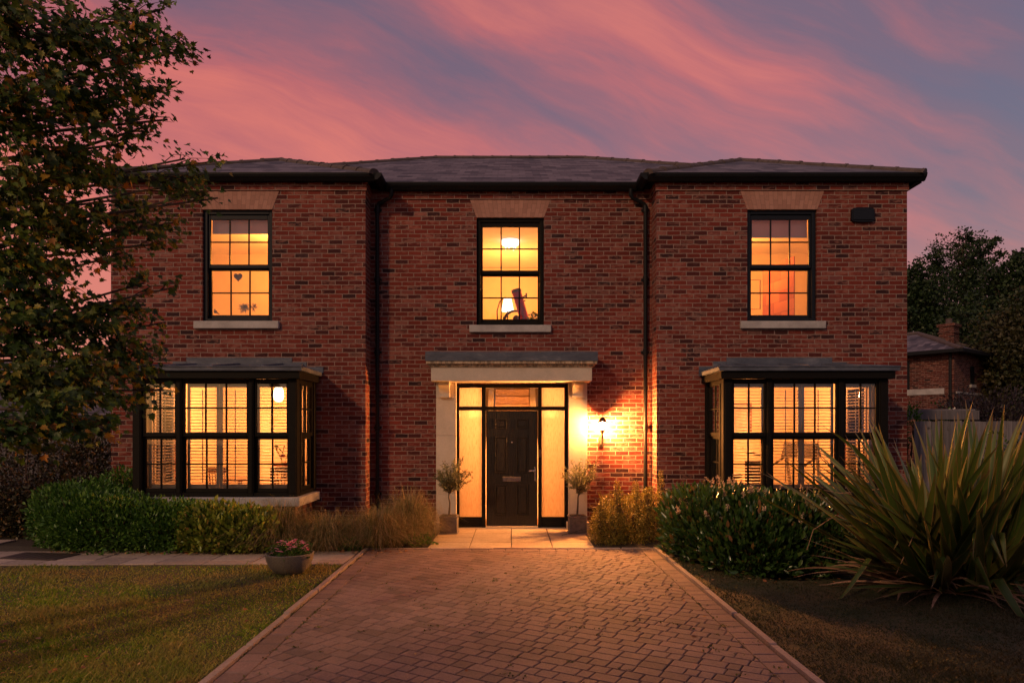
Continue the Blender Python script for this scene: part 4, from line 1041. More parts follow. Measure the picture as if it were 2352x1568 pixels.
# ---- flax: sword leaves fanning from a clump
def flax():
    t = thing('flax_plant', 'huge spiky flax plant with olive sword leaves edged in orange on the dark lawn', 'flax plant', (4.86, 7.50, 0))
    g = np.random.default_rng(99)
    def blades(n, name, mat, kind):
        V, Fc, UV = [], [], []
        for q_ in range(n):
            a = g.uniform(0, 2*PI); f_ = g.random()
            fan = g.integers(0, 26); fa = fan*2.399; fr = .42*math.sqrt((fan+.5)/26)
            bx, by = fr*math.cos(fa)*1.25+g.normal()*.05, fr*math.sin(fa)+g.normal()*.05
            if kind == 'main':
                spread = np.clip(abs(g.normal())*.42+.05+fr*.58, .03, 1.38); L = g.uniform(1.35, 2.25)*(1-.08*spread)
                a = math.atan2(by, bx)+g.normal()*.75; spread = min(1.42, spread+(g.uniform(0, .55) if math.cos(a) < -.5 else 0)); L *= g.choice((.8, 1, 1, 1.05)); droop = g.uniform(.0, .28)+(.35 if g.random() < .12 else 0); w0 = g.uniform(.036, .056)
            elif kind == 'bent':
                spread = g.uniform(.7, 1.2); L = g.uniform(1.2, 1.7); a = g.uniform(-2.9, -.3); droop = 0; w0 = g.uniform(.032, .045)
            else:
                spread = g.uniform(1.15, 1.5); L = g.uniform(.7, 1.45); droop = g.uniform(.1, .5); w0 = g.uniform(.008, .022); a = g.uniform(2.2, 5.2)
            k = 12; b0 = len(V); th = spread; p = np.array([bx, by, .02]); ds = L/(k-1)
            hd = np.array([math.cos(a), math.sin(a), 0]); sd0 = np.array([-math.sin(a), math.cos(a), 0]); tw = g.normal()*.5+(0 if kind != 'main' else 0); bend_at = g.integers(5, 9); tw2 = g.normal()*.4
            for i in range(k):
                s = i/(k-1)
                d = hd*math.sin(min(th, 2.9))+np.array([0, 0, math.cos(min(th, 2.9))])
                nr = np.cross(sd0, d); an = tw+tw2*s; side = sd0*math.cos(an)+nr*math.sin(an); nrm = np.cross(side, d)
                wd = w0*(.55+.45*min(1, s*4))*(1-max(0, (s-.45)/.55)**2.2)+.0008
                for j, o_ in enumerate((-1, 0, 1)):
                    V.append(tuple(p+side*wd*o_+nrm*(abs(o_)*wd*.45))); UV.append((j/2, s))
                p = p+d*ds; p[2] = max(p[2], .015)
                th += droop*2*s/(k-1)*1.6
                if kind == 'bent' and i == bend_at: th = g.uniform(2.3, 2.75)
            for i in range(k-1):
                for j in (0, 1): Fc.append((b0+3*i+j, b0+3*i+j+1, b0+3*i+j+4, b0+3*i+j+3))
        me = bpy.data.meshes.new(name); me.from_pydata(V, [], Fc); me.materials.append(mat)
        uvl = me.uv_layers.new(name='UVMap'); li = np.zeros(len(me.loops), np.int32); me.loops.foreach_get('vertex_index', li)
        uvl.data.foreach_set('uv', np.array(UV, np.float32)[li].ravel()); me.polygons.foreach_set('use_smooth', [True]*len(me.polygons)); me.update()
        o = bpy.data.objects.new(name, me); col.objects.link(o); o.parent = t
    blades(330, 'foliage', M['flax'], 'main'); blades(26, 'bent_foliage', M['flax'], 'bent'); blades(90, 'dry_foliage', M['flaxdry'], 'dry')
    # broken dry leaf stalks reaching towards the bay sill
    b = MB()
    for pts in ([(-.7, .2, 1.05), (-1.15, .2, 1.0), (-1.55, .15, 1.08), (-1.57, .15, .90)], [(-.8, 0, .55), (-1.3, 0, .78), (-1.55, 0, .62), (-1.62, 0, .40)], [(-.5, -.4, .5), (-.75, -.5, .62), (-.95, -.55, .25)]):
        b.tube(pts, [.006, .005, .004, .003][:len(pts)], 5)
    b.build('broken_stalk', M['flaxdry'], t, fix=False)
flax()

# ---- potted olive trees
def olive(cx, cy, crown_c, crown_r, seed, label, n=1500, lean=0.0):
    t = thing('potted_olive_tree', label, 'potted tree', (cx, cy, 0), group='small olive trees in square planters beside the door')
    g = np.random.default_rng(seed); b = MB(); s = .155
    for q in ((-s, s, -s, s, .0, .03), (-s+.012, s-.012, -s+.012, s-.012, .0302, .275), (-s, s, -s, s, .2752, .30)): b.box(*q, 0, .006)
    for y_ in (-s+.004,):
        for a0, a1, c0, c1 in ((-.10, .10, .06, .068), (-.10, .10, .236, .244), (-.108, -.100, .075, .23), (.100, .108, .075, .23)): b.box(a0, a1, y_-.004, y_+.004, c0, c1)
    b.build('planter', M['pot'], t)
    b = MB(); b.box(-s+.03, s-.03, -s+.03, s-.03, .3002, .306); b.build('compost', M['soil'], t)
    c = np.array(crown_c); b = MB(); b.tube([(0, 0, .30), (.012, .0, .50), (-.006+lean*.5, .01, .60), (lean, 0, .72)], [.017, .014, .012, .011], 8); P_, D_ = [], []
    for k in range(70):
        d = g.normal(size=3); d /= np.linalg.norm(d); d[2] = d[2]*.9+.15; e = c+d*np.array(crown_r)*g.uniform(.55, 1.08); st_ = np.array([lean, 0, g.uniform(.64, .80)]); mid = (st_+e)/2+g.normal(size=3)*.03
        b.tube([tuple(st_), tuple(mid), tuple(e)], [.006, .0035, .0015], 4, cap=False)
        m_ = n//70
        for i in range(m_):
            s_ = g.uniform(.35, 1.04); q = mid+(e-mid)*((s_-.5)*2) if s_ > .5 else st_+(mid-st_)*s_*2; P_.append(q); D_.append((e-mid)/max(np.linalg.norm(e-mid), 1e-6)*.6+g.normal(size=3)*.65)
    b.build('trunk', M['bark'], t, fix=False)
    p = np.array(P_); n_ = len(p); fx, fy, fz = frames(np.array(D_), g.normal(size=(n_, 3))); s_ = g.uniform(.036, .060, n_)
    scatter('crown', LEAF_V, LEAF_F, p, fx, fy, fz, np.stack([s_*.42, s_, s_], 1), M['olive'], t)
olive(-1.04, 11.30, (.06, 0, .93), (.33, .28, .31), 61, 'small olive tree in square planter, full round crown, beside the pilaster without the lantern', 3000)
olive(1.08, 11.30, (.07, 0, .94), (.32, .28, .33), 62, 'small olive tree in square planter, thin sparse crown, beside the pilaster near the lantern', 1900, .04)
b = MB(); b.tube([(0, 0, .02), (.18, .05, .05), (.34, .16, .09)], [.006, .005, .003], 5); b.tube([(.1, .03, .035), (.22, .0, .045), (.40, .03, .06)], [.005, .004, .002], 5)
tag(b.build('broken_twig', M['bark'], None, (.80, 10.95, .01)), 'thin forked broken twig lying on the patio slabs in front of the planter', 'twig')

# ---- flower bowl
def flower_bowl():
    t = thing('flower_bowl', 'wide round stone bowl planted with pink flowers on the lawn edge', 'planter bowl', (-2.66, 8.17, .0))
    m = MB(); m.lathe([(.001, .0), (.11, .0), (.16, .012), (.225, .075), (.268, .165), (.283, .245), (.270, .252), (.256, .240), (.25, .20), (.001, .20)], n=40); m.build('bowl', M['bowl'], t, smooth=True)
    m = MB(); m.lathe([(.001, .225), (.252, .205)], n=24); m.build('compost', M['soil'], t)
    q, nr = shell_points(2600, (0, 0, .22), (.235, .235, .15), 2.2, .5, .20, .2, 71); leaves_on('foliage', q, nr, .024, M['choisya'], t, .6, .7, seed=72)
    g = np.random.default_rng(73)
    for k in range(60):
        a = g.uniform(0, 6.28); rr = .235*math.sqrt(g.random()); cx, cy = rr*math.cos(a), rr*math.sin(a)*.95; z = .365-.11*(rr/.235)**2+g.uniform(-.02, .06)
        n = 12; an = np.arange(n)*2*PI/n; tl = g.normal(size=2)*.35
        p = np.tile([cx, cy, z], (n, 1)); d = np.stack([np.cos(an), np.sin(an), .25+np.cos(an)*tl[0]+np.sin(an)*tl[1]-.35], 1); nn = np.tile([tl[0], tl[1]-.5, .8], (n, 1))
        fx, fy, fz = frames(d, nn); scatter('flower', SML_V, SML_F, p, fx, fy, fz, np.stack([np.full(n, .020), np.full(n, .033), np.full(n, .033)], 1), M['pink'], t)
flower_bowl()

# ------------------------------------------------------------------ the maple
def maple():
    t = thing('maple_tree', 'large maple with green and orange leaves hanging over the lawn in front of the house', 'tree', (-5.1, 4.0, 0))
    off = Vector((-5.1, 4.0, 0)); g = np.random.default_rng(123); b = MB()
    # forked stems
    trunks = [[(.05, .0, -.05), (.02, 0, 1.0), (-.15, .1, 2.4), (-.35, .4, 4.4), (-.3, .9, 6.4)], [(.55, -.30, -.05), (.5, -.1, 1.0), (.45, .45, 2.4), (.75, .9, 4.2), (1.1, 1.1, 6.0)], [(-.50, .35, -.05), (-.55, .2, 1.1), (-.8, -.3, 2.6), (-1.4, -.1, 4.8)]]
    for tr in trunks: b.tube(tr, [.22, .17, .13, .08, .045][:len(tr)], 10)
    blobs = [  # x, y (photograph px), depth, radius px, leaves
        (40, 60, 4.6, 150, 560), (190, 70, 4.9, 120, 400), (330, 95, 5.3, 75, 190), (392, 95, 5.5, 42, 55), (425, 115, 5.6, 22, 18), (300, 20, 5.3, 60, 70), (378, 20, 5.4, 22, 16),
        (60, 250, 4.7, 170, 620), (215, 240, 5.2, 110, 380), (320, 215, 5.5, 62, 150), (365, 210, 5.6, 30, 36), (340, 290, 5.5, 35, 48), (385, 275, 5.6, 14, 8), (290, 330, 5.4, 35, 40),
        (60, 440, 5.0, 150, 560), (190, 400, 5.2, 90, 300), (270, 400, 5.5, 34, 40), (60, 600, 5.0, 130, 480), (160, 540, 5.2, 80, 220),
        (300, 455, 6.0, 60, 80), (380, 430, 6.1, 55, 78), (440, 400, 6.2, 38, 45), (487, 372, 6.3, 20, 18), (470, 440, 6.2, 42, 42), (500, 455, 6.2, 16, 9), (425, 365, 6.2, 18, 10), (330, 520, 6.0, 70, 100), (405, 510, 6.1, 32, 26), (250, 500, 5.8, 60, 110), (285, 580, 5.9, 45, 66), (370, 560, 6.0, 32, 20), (225, 560, 5.7, 45, 70),
        (70, 760, 5.0, 120, 430), (60, 690, 5.0, 95, 260), (190, 760, 5.3, 75, 210), (275, 720, 5.6, 58, 110), (335, 700, 5.8, 45, 64), (400, 660, 6.0, 18, 10), (330, 650, 5.8, 30, 26), (380, 740, 5.9, 24, 14),
        (60, 890, 4.7, 110, 340), (150, 950, 4.5, 85, 190), (60, 990, 4.4, 70, 130), (200, 860, 5.0, 80, 220), (285, 820, 5.4, 60, 120), (330, 860, 5.6, 50, 80), (345, 790, 5.6, 32, 34), (250, 920, 5.0, 45, 66), (300, 925, 5.3, 36, 26), (375, 895, 5.6, 20, 8), (245, 985, 4.8, 30, 20)]
    P_, D_ = [], []
    for (x, y, Y, r, n) in blobs:
        c = np.array(at(x, y, Y)-off); rw = r*Y/FPX
        root = np.array([.2, .5, np.clip(c[2]-.3-.25*abs(c[0]), 1.9, 5.2)]); tr = trunks[1] if c[0] > 0 else trunks[0]
        # nearest point on the stem below the blob
        zt = np.clip(c[2]-.45*max(.3, np.hypot(c[0], c[1]))+ (.6 if c[2] < 2.2 else 0), 1.6, 5.4)
        for u, v in zip(tr, tr[1:]):
            if u[2] <= zt <= v[2]: f_ = (zt-u[2])/(v[2]-u[2]); root = np.array(u)*(1-f_)+np.array(v)*f_
        mid = (root+c)/2+np.array([0, 0, .18])+g.normal(size=3)*.06; b.tube([tuple(root), tuple(mid), tuple(c)], [.026, .015, .008], 6, cap=False)
        nt = max(3, n//14); left = int(n*1.65)
        for k in range(nt):
            d = g.normal(size=3); d /= np.linalg.norm(d); d[0] += .25; d[2] -= .12; e = c+d*rw*np.array([1.0, 1.25, .92])*g.uniform(.55, 1.0)
            s0 = c+(mid-c)*g.uniform(0, .35); m2 = (s0+e)/2+np.array([0, 0, .04]); b.tube([tuple(s0), tuple(m2), tuple(e)], [.005, .003, .0015], 4, cap=False)
            q = left//nt
            for i in range(q):
                s_ = g.uniform(.2, 1.05); base = s0+(m2-s0)*s_*2 if s_ < .5 else m2+(e-m2)*(s_-.5)*2
                P_.append(base+g.normal(size=3)*np.array([.05, .06, .04])); D_.append(np.array([.75, .0, -.62])+g.normal(size=3)*.52)
    b.build('trunk', M['bark'], t, fix=False)
    p = np.array(P_); n = len(p); nn = np.stack([g.normal(size=n)*.7+.3, -np.abs(g.normal(size=n)*.6)-.1, g.normal(size=n)*.6+.45], 1)
    fx, fy, fz = frames(np.array(D_), nn); s = g.uniform(.038, .074, n)
    scatter('crown', MAP_V, MAP_F, p, fx, fy, fz, np.stack([s*g.uniform(.55, 1.0, n), s, s], 1), M['maple'], t)
maple()
#PART4
# ------------------------------------------------------------------ beyond the garden
def fence(p0, p1, h, name, label, seed, bw=.118):
    g = random.Random(seed); d = Vector((p1[0]-p0[0], p1[1]-p0[1])); L = d.length; rz = math.atan2(d.y, d.x)
    t = thing(name, label, 'fence', (p0[0], p0[1], 0), rz); b = MB(); x = 0
    while x < L:
        w_ = bw*g.uniform(.93, 1.05); z = h+g.uniform(-.012, .012); o = g.uniform(0, .012); b.box(x, x+w_-.006, -.012-o, .008-o, .05, z, 0, .003); x += w_
    b.build('fence_board', M['fence'], t)
    x = .9
    while x < L:
        p = MB(); p.box(x-.05, x+.05, .012, .11, 0, h-.04, 0, .006); p.build('post', M['fence'], t); x += 1.8
    for z in (.35, 1.0, h-.25):
        p = MB(); p.box(0, L, .010, .05, z, z+.07, 0, .004); p.build('rail', M['fence'], t)
fence((8.0, 13.6), (14.4, 13.0), 1.885, 'garden_fence', 'weathered grey vertical board fence behind the flax plant', 7)
fence((-12.5, 14.0), (-6.8, 13.4), 1.62, 'garden_fence', 'bluish grey board fence behind the brown hedge', 8)
b = MB(); b.box(-2.2, 1.1, 0, .10, 1.93, 2.13, 0, .006)
b.box(-2.2, 1.1, .12, 2.0, 2.10, 2.16, 0, .01)
for x in (-2.0, .6): b.box(x, x+.09, .12, .20, 0, 1.925, 0, .004)
tag(b.build('timber_shelter', M['fence'], None, (8.9, 14.6, 0)), 'flat grey timber shelter roof showing above the fence beside the house corner', 'shelter')
def neighbour():
    o = Vector((18.0, 27.8, 0)); rz = R(38); t = thing('neighbour_house', 'small dark brick house with slate roof and chimney beyond the fence', 'house', o, rz)
    # local: corner at origin, right face along +x, left face along +y
    b = MB(); W_, D_, Z = 4.5, 9.0, 4.95
    b.box(0, W_, 0, D_, 0, Z)
    b.build('wall', M['brick2'], t)
    b = MB(); o_ = .4; z0 = Z; ax = -o_; bx = W_+o_; ay = -o_; by = D_+o_; h = (bx-ax)/2
    p = [(ax, ay, z0), (bx, ay, z0), (bx, by, z0), (ax, by, z0), ((ax+bx)/2, ay+h, z0+h*.42), ((ax+bx)/2, by-h, z0+h*.42)]
    for f_ in ((0, 1, 4), (1, 2, 5, 4), (2, 3, 5), (3, 0, 4, 5), (0, 3, 2, 1)): b.quad([p[i] for i in f_])
    r = b.build('roof', M['slate'], t)
    b = MB()
    for i, j in ((0, 4), (1, 4), (3, 5), (4, 5)): b.tube([p[i], p[j]], .10, 8)
    b.build('hip_tile', M['ridge'], r)
    b = MB(); b.box(ax-.06, bx+.06, ay-.08, ay+.05, z0-.12, z0+.02); b.box(ax-.08, ax+.05, ay+.051, by, z0-.12, z0+.02); b.build('gutter', M['black'], t)
    b = MB(); b.tube([(-.06, .12, 0), (-.06, .12, z0-.1)], .06, 8); b.build('downpipe', M['black'], t); b = MB(); b.tube([(W_+.06, .05, 0), (W_+.06, .05, z0-.1)], .06, 8); b.build('downpipe', M['black'], t)
    b = MB(); b.box(-.03, -.001, .35, D_, 3.18, 3.42); b.box(.2, W_, -.03, -.001, 3.20, 3.28); b.build('string_course', M['sill'], t)
    b = MB(); b.box(3.0, 3.65, 1.05, 1.65, z0, 6.35, 0); b.box(2.96, 3.69, 1.01, 1.69, 6.05, 6.11); b.box(2.93, 3.72, .98, 1.72, 6.3501, 6.47); ch = b.build('chimney', M['brick2'], r)
    b = MB(); b.lathe([(.15, 0), (.12, .1), (.14, .26), (.10, .26), (.10, .1)], (3.32, 1.35, 6.47), 12); b.build('chimney_pot', M['ridge'], ch, smooth=True)
    for (y0, y1, z0_, z1_) in ((1.68, 2.75, 3.42, 4.65),):
        b = MB(); b.box(-.04, .02, y0, y1, z0_, z0_+.07); b.box(-.04, .02, y0, y1, z1_-.07, z1_); b.box(-.04, .02, y0, y0+.09, z0_+.07, z1_-.07); b.box(-.04, .02, y1-.09, y1, z0_+.07, z1_-.07); b.box(-.035, .02, y0+.09, y1-.09, (z0_+z1_)/2-.04, (z0_+z1_)/2+.04)
        wn = b.build('window', M['black'], t); b = MB(); b.box(-.02, .01, y0+.09, y1-.09, z0_+.07, z1_-.07); b.build('pane', M['roller'], wn)
    b = MB(); b.box(1.75, 2.15, -.03, .02, 3.62, 4.40); wn = b.build('window', M['black'], t); b = MB(); b.box(1.68, 2.22, -.08, .02, 3.50, 3.62); b.build('sill', M['sill'], wn)
neighbour()
def garage():
    t = thing('garage', 'low brick garage with slate roof glimpsed through the maple leaves', 'garage', (-17.5, 17.0, 0))
    b = MB(); b.box(0, 8.4, 0, 6, 0, 2.02); b.build('wall', M['brick'], t)
    b = MB(); q = [(-.2, -.25, 2.06), (8.6, -.25, 2.06), (8.6, 6.25, 2.06), (-.2, 6.25, 2.06), (-.2, 3, 3.75), (8.6, 3, 3.75)]
    for f_ in ((0, 1, 5, 4), (2, 3, 4, 5), (0, 4, 3), (1, 2, 5), (0, 3, 2, 1)): b.quad([q[i] for i in f_])
    b.build('roof', M['slate'], t)
    b = MB(); b.box(-.25, 8.65, -.33, -.22, 1.98, 2.075); b.build('gutter', M['black'], t)
garage()
def tree(name, label, x, y, z0, h, blobs, n, size, mat, seed, trunk=.28, dens=1.0, group=None):
    t = thing(name, label, 'tree', (x, y, 0), group=group); g = np.random.default_rng(seed); b = MB(); P_ = []; Nn = []
    top = h*.8
    b.tube([(0, 0, 0), (g.normal()*.2, 0, h*.3), (g.normal()*.3, g.normal()*.2, top)], [trunk, trunk*.7, trunk*.18], 8)
    for i, (c, r) in enumerate(blobs):
        c = np.array(c, float); r = np.array(r, float); zb = max(h*.22, c[2]-np.hypot(c[0], c[1])*.9-.5); b.tube([(0, 0, zb), tuple((c+np.array([0, 0, zb]))/2+g.normal(size=3)*.2), tuple(c)], [trunk*.4, trunk*.22, trunk*.08], 6, cap=False)
        m_ = int(n*r[0]*r[2]/sum(q[1][0]*q[1][2] for q in blobs)); ncl = max(8, m_//34)
        d = unit(g.normal(size=(ncl, 3))); cc = c+d*r*(g.random((ncl, 1))**.45)
        for k in range(0, ncl, 3): b.tube([tuple(c+(cc[k]-c)*.1), tuple((c+cc[k])/2+g.normal(size=3)*.1), tuple(cc[k])], [trunk*.09, trunk*.05, trunk*.02], 4, cap=False)
        idx = g.integers(0, ncl, m_); cr = .16*float(np.mean(r))
        P_.append(cc[idx]+g.normal(size=(m_, 3))*np.array([cr, cr, cr*.55])); Nn.append(d[idx])
    b.build('trunk', M['bark'], t, fix=False)
    leaves_on('crown', np.concatenate(P_), np.concatenate(Nn), size, mat, t, .2, .9, SML_V, SML_F, seed, 1.5)
    return t
def tb(x, y, Y, r, base, sy=1.0):   # crown mass given by its place and size
    c = at(x, y, Y); return ((c.x-base[0], c.y-base[1], c.z), (r*Y/FPX, r*Y/FPX*.9, r*Y/FPX*sy))
B = (29.6, 45)
tree('tall_tree', 'tallest tree beyond the neighbour house, airy crown against the pink sky', B[0], B[1], 0, 15,
     [tb(2200, 590, 45, 62, B), tb(2260, 580, 45, 40, B), tb(2245, 640, 45, 55, B), tb(2150, 600, 45, 40, B, .6), tb(2285, 555, 45, 24, B, .6), tb(2180, 680, 45, 70, B), tb(2260, 700, 45, 60, B), tb(2220, 555, 45, 26, B, .7)], 15000, .17, M['treeD'], 81, .34)
B = (25.2, 41)
tree('dark_tree', 'dark bushy tree between the house corner and the tall airy tree', B[0], B[1], 0, 10, [tb(2110, 660, 41, 55, B), tb(2130, 720, 41, 60, B), tb(2150, 770, 41, 70, B), tb(2085, 700, 41, 50, B), tb(2110, 640, 41, 30, B)], 15000, .18, M['treeD'], 82)
B = (29.3, 36)
tree('dark_tree', 'broad dark tree behind the neighbour house with a rounded top', B[0], B[1], 0, 11, [tb(2310, 640, 36, 50, B), tb(2350, 620, 36, 45, B), tb(2300, 700, 36, 70, B), tb(2240, 760, 36, 70, B), tb(2380, 700, 36, 80, B), tb(2330, 780, 36, 80, B)], 24000, .17, M['treeD'], 83)
B = (22.8, 29.5)
tree('autumn_tree', 'big spreading tree with green and rust leaves at the edge beyond the fence', B[0], B[1], 0, 9, [tb(2310, 790, 30, 85, B), tb(2370, 740, 30, 85, B), tb(2350, 860, 29, 100, B), tb(2420, 820, 29, 120, B), tb(2300, 900, 30, 55, B), tb(2350, 950, 28, 70, B)], 30000, .15, M['treeA'], 84)
B = (31.5, 52)
tree('dark_tree', 'far dark tree low behind the neighbour house chimney', B[0], B[1], 0, 9, [tb(2120, 800, 52, 90, B), tb(2220, 790, 52, 90, B), tb(2180, 740, 52, 60, B)], 11000, .24, M['treeD'], 85)
def bgshrub(name, label, c, r, n, size, mat, seed):
    q, nr = shell_points(n, c, r, 2.3, .6, .02, .22, seed); t = thing(name, label, 'shrub'); leaves_on('foliage', q, nr, size, mat, t, .5, .8, seed=seed)
    s_ = stems((c[0], c[1], 0), r, 10, c[2]+r[2]*.6, seed, .02); s_.build('stem', M['twig'], t, fix=False)
c = at(2290, 930, 16); bgshrub('purple_shrub', 'dark purple-leaved shrub rising above the fence in front of the neighbour house', (c.x, c.y, 1.7), (1.1, .8, .88), 5200, .07, M['purple'], 91)
c = at(2215, 910, 18); bgshrub('purple_shrub', 'dusky drooping shrub reaching over the stone band of the neighbour house', (c.x, c.y, 1.9), (.55, .6, .75), 2200, .07, M['purple'], 92)
c = at(2195, 960, 15.6); bgshrub('leafy_shrub', 'small green shrub with white blooms above the timber shelter', (c.x, c.y+.6, 1.55), (.42, .35, .62), 1300, .08, M['choisya'], 93)
g = np.random.default_rng(5); p = np.array([at(2190+g.normal()*7, 945+g.normal()*3, 15.7) for _ in range(60)]); fx, fy, fz = frames(g.normal(size=(60, 3)), g.normal(size=(60, 3)))
tag(scatter('white_flower_head', SML_V, SML_F, p, fx, fy, fz, np.full(60, .07), M['white']), 'cluster of white blooms on the small green shrub over the shelter', 'flower')
c = at(2100, 945, 14.3); bgshrub('leafy_shrub', 'thin green climber at the house corner above the fence', (c.x-.05, c.y, 1.8), (.16, .2, .42), 420, .07, M['choisya'], 94)
c = at(2340, 1060, 12.5); bgshrub('leafy_shrub', 'low dark green shrub in front of the board fence behind the flax', (c.x, c.y, .75), (.8, .5, .75), 3200, .06, M['laurelD'], 95)
# unseen hedge added behind the viewer to shade the lower driveway and right lawn
def shade_hedge():
    t = thing('added_shade_hedge', 'unseen tall hedge added behind the viewer to shade the garden', 'hedge'); Q, Nn = [], []
    for i in range(6):
        q, nr = shell_points(6000, (-5.0+i*1.55, -1.6, 2.9), (.95, .6, 3.0), 4, .5, .02, .05, 400+i); Q.append(q); Nn.append(nr)
    leaves_on('foliage', np.concatenate(Q), np.concatenate(Nn), .16, M['hedge'], t, .2, .8, seed=19)
    stems((-.3, -1.6, 0), (3.6, .4), 30, 5.0, 6, .03).build('stem', M['twig'], t, fix=False)
shade_hedge()

# ------------------------------------------------------------------ things behind the glass
def wx(x, Y): return (x-CX)*Y/FPX
# upstairs roller blinds
for xc, lab, zz in ((WXL, 'pale roller blind pulled a quarter down in the bedroom window with the heart', 5.05), (WXR, 'pale roller blind pulled a quarter down in the bathroom window beside the alarm box', 4.985)):
    t = thing('roller_blind', lab, 'blind', (xc, YW+.20, 5.33)); m = MB(); m.box(-.50, .50, -.002, .002, zz-5.33, .0); m.build('fabric', M['roller'], t)
    m = MB(); m.tube([(-.51, 0, .01), (.51, 0, .01)], .022, 12); m.build('roller', M['white'], t, smooth=True); m = MB(); m.box(-.50, .50, -.008, .008, zz-5.33-.022, zz-5.3305, 0, .003); m.build('bottom_bar', M['white'], t)
# woven heart
Y = YW+.24; m = MB(); pl = []
for i in range(28):
    a = 2*PI*i/28; pl.append((.0045*16*math.sin(a)**3, .0048*(13*math.cos(a)-5*math.cos(2*a)-2*math.cos(3*a)-math.cos(4*a))))
m.prism(pl, -.012, .012, 'y'); m.tube([(0, 0, .06), (0, 0, .20)], .0015, 4)
tag(m.build('heart_ornament', M['heart'], None, (wx(547, Y), Y, EYE-(636-HY)*Y/FPX)), 'woven heart ornament hanging in the lit bedroom window', 'ornament')
def spiky(x, y, Y, r, n, mat, name, lab, seed):
    c = at(x, y, Y); g = np.random.default_rng(seed); d = unit(g.normal(size=(n, 3))*np.array([1, .5, 1])+np.array([0, 0, .15])); p = np.tile(np.array(c), (n, 1)); fx, fy, fz = frames(d, g.normal(size=(n, 3)))
    s = r*g.uniform(.6, 1.1, n); return tag(scatter(name, SML_V, SML_F, p, fx, fy, fz, np.stack([s*.22, s, s], 1), mat), lab, 'dried flower')
spiky(561, 708, YW+.24, .125, 90, M['thistle'], 'dried_thistle', 'blue-grey spiky dried thistle head on the bedroom window board', 3)
spiky(583, 706, YW+.30, .09, 60, M['heart'], 'dried_flower_head', 'faded brown dried flower head beside the thistle on the window board', 4)
c = at(495, 716, YW+.24); m = MB(); m.blob((0, 0, 0), (.030, .018, .028), 6); m.blob((-.012, 0, .035), (.014, .012, .014), 5); m.prism([(.01, .01), (.07, -.035), (.06, -.045), (.0, -.02)], -.006, .006, 'y')
tag(m.build('bird_figurine', M['heart'], None, c, smooth=True), 'tiny brown bird figurine at the corner of the bedroom window', 'figurine')
for xc, nm in ((WXL, 'bedroom'), (WXR, 'bathroom'), (WXC, 'landing')):
    m = MB(); y0 = (YC if nm == 'landing' else YW); m.box(xc-.585, xc+.585, y0+.178, y0+TH+.04, WZ+.055, WZ+.085, 0, .004); m.build('window_board', M['white'], house)
# bathroom: tiled panel and towel rail
m = MB(); m.box(0, .02, 0, .9, 0, 1.55); o = m.build('tiled_panel', M['tile'], None, (5.10, 12.35, 3.3), (0, 0, R(16)))
tag(o, 'brown tiled shower panel standing in the bathroom behind the window beside the alarm box', 'tiled panel')
Y = 12.2; m = MB(); z0, z1 = EYE-(762-HY+0)*Y/FPX, EYE-(642-HY)*Y/FPX; x0, x1 = wx(1715, Y), wx(1746, Y)
zt_, zb_ = EYE-(643-HY)*Y/FPX, EYE-(710-HY)*Y/FPX
m.tube([(x0, Y, zt_), (x1, Y, zt_), (x1, Y, zb_), (x0, Y, zb_)], .008, 6); tag(m.build('towel_rail', M['wood2'], None), 'thin bent metal rail in the bathroom behind the lower sash', 'towel rail')
# landing: chandelier, telescope, globe, plant
c = at(1172, 550, 13.4); t = thing('chandelier', 'glowing drum chandelier hanging behind the landing window', 'chandelier', c)
m = MB(); m.lathe([(.001, .16), (.14, .155), (.175, .10), (.18, -.08), (.16, -.11), (.001, -.115)], n=24); m.build('drum_shade', M['shade'], t, smooth=True)
for k in range(7):
    a = k*PI*2/7; m = MB(); m.blob((.10*math.cos(a), .10*math.sin(a), -.15-.02*(k % 2)), (.015, .015, .03), 6); m.build('crystal_drop', M['shade'], t, smooth=True)
m = MB(); m.tube([(0, 0, .16), (0, 0, 5.42-c.z)], .006, 6); m.build('rod', M['darkmetal'], t)
zs = WZ+.086
t = thing('telescope', 'red telescope tilted on its mount behind the landing window', 'telescope', (-.015, YC+.44, zs))
T0 = Vector((.25, 0, .05)); T1 = Vector((.085, 0, .62)); dd = (T1-T0).normalized()
m = MB(); m.tube([T0, T1-dd*.05], .082, 20); m.build('tube', M['redtube'], t, smooth=True)
m = MB(); m.tube([T1-dd*.055, T1], .088, 20); m.tube([T1+dd*.001, T1+dd*.012], [.088, .05], 20); m.build('rim', M['wood2'], t, smooth=True)
s_ = Vector((dd.z, 0, -dd.x)); f0 = T0+dd*.43+s_*.085
m = MB(); m.tube([f0, f0+s_*.05+dd*.01], .012, 8); m.tube([f0+s_*.05-dd*.04, f0+s_*.075+dd*.05], .017, 10); m.tube([T0+dd*.36+s_*.08, T0+dd*.36+s_*.11], .012, 8); m.build('finder', M['dark'], t, smooth=True)
m = MB(); m.tube([(-.13, .03, .0), (-.12, .03, .12), (-.06, .03, .20), (.02, .03, .24), (.15, .0, .24)], [.03, .028, .024, .02, .02], 10); m.box(-.17, .18, -.08, .08, -.004, .03, 0, .01); m.build('mount', M['wood2'], t, smooth=True)
g_ = thing('copper_globe', 'small coppery round globe beside the foot of the telescope', 'globe', (wx(1186, YC+.34), YC+.34, zs+.055)); m = MB(); m.blob((0, 0, .03), (.062, .062, .062), 10); m.build('sphere', M['wood2'], g_, smooth=True)
m = MB(); m.lathe([(.001, -.05), (.05, -.05), (.012, -.04), (.012, -.03)], n=14); m.build('foot', M['dark'], g_, smooth=True)
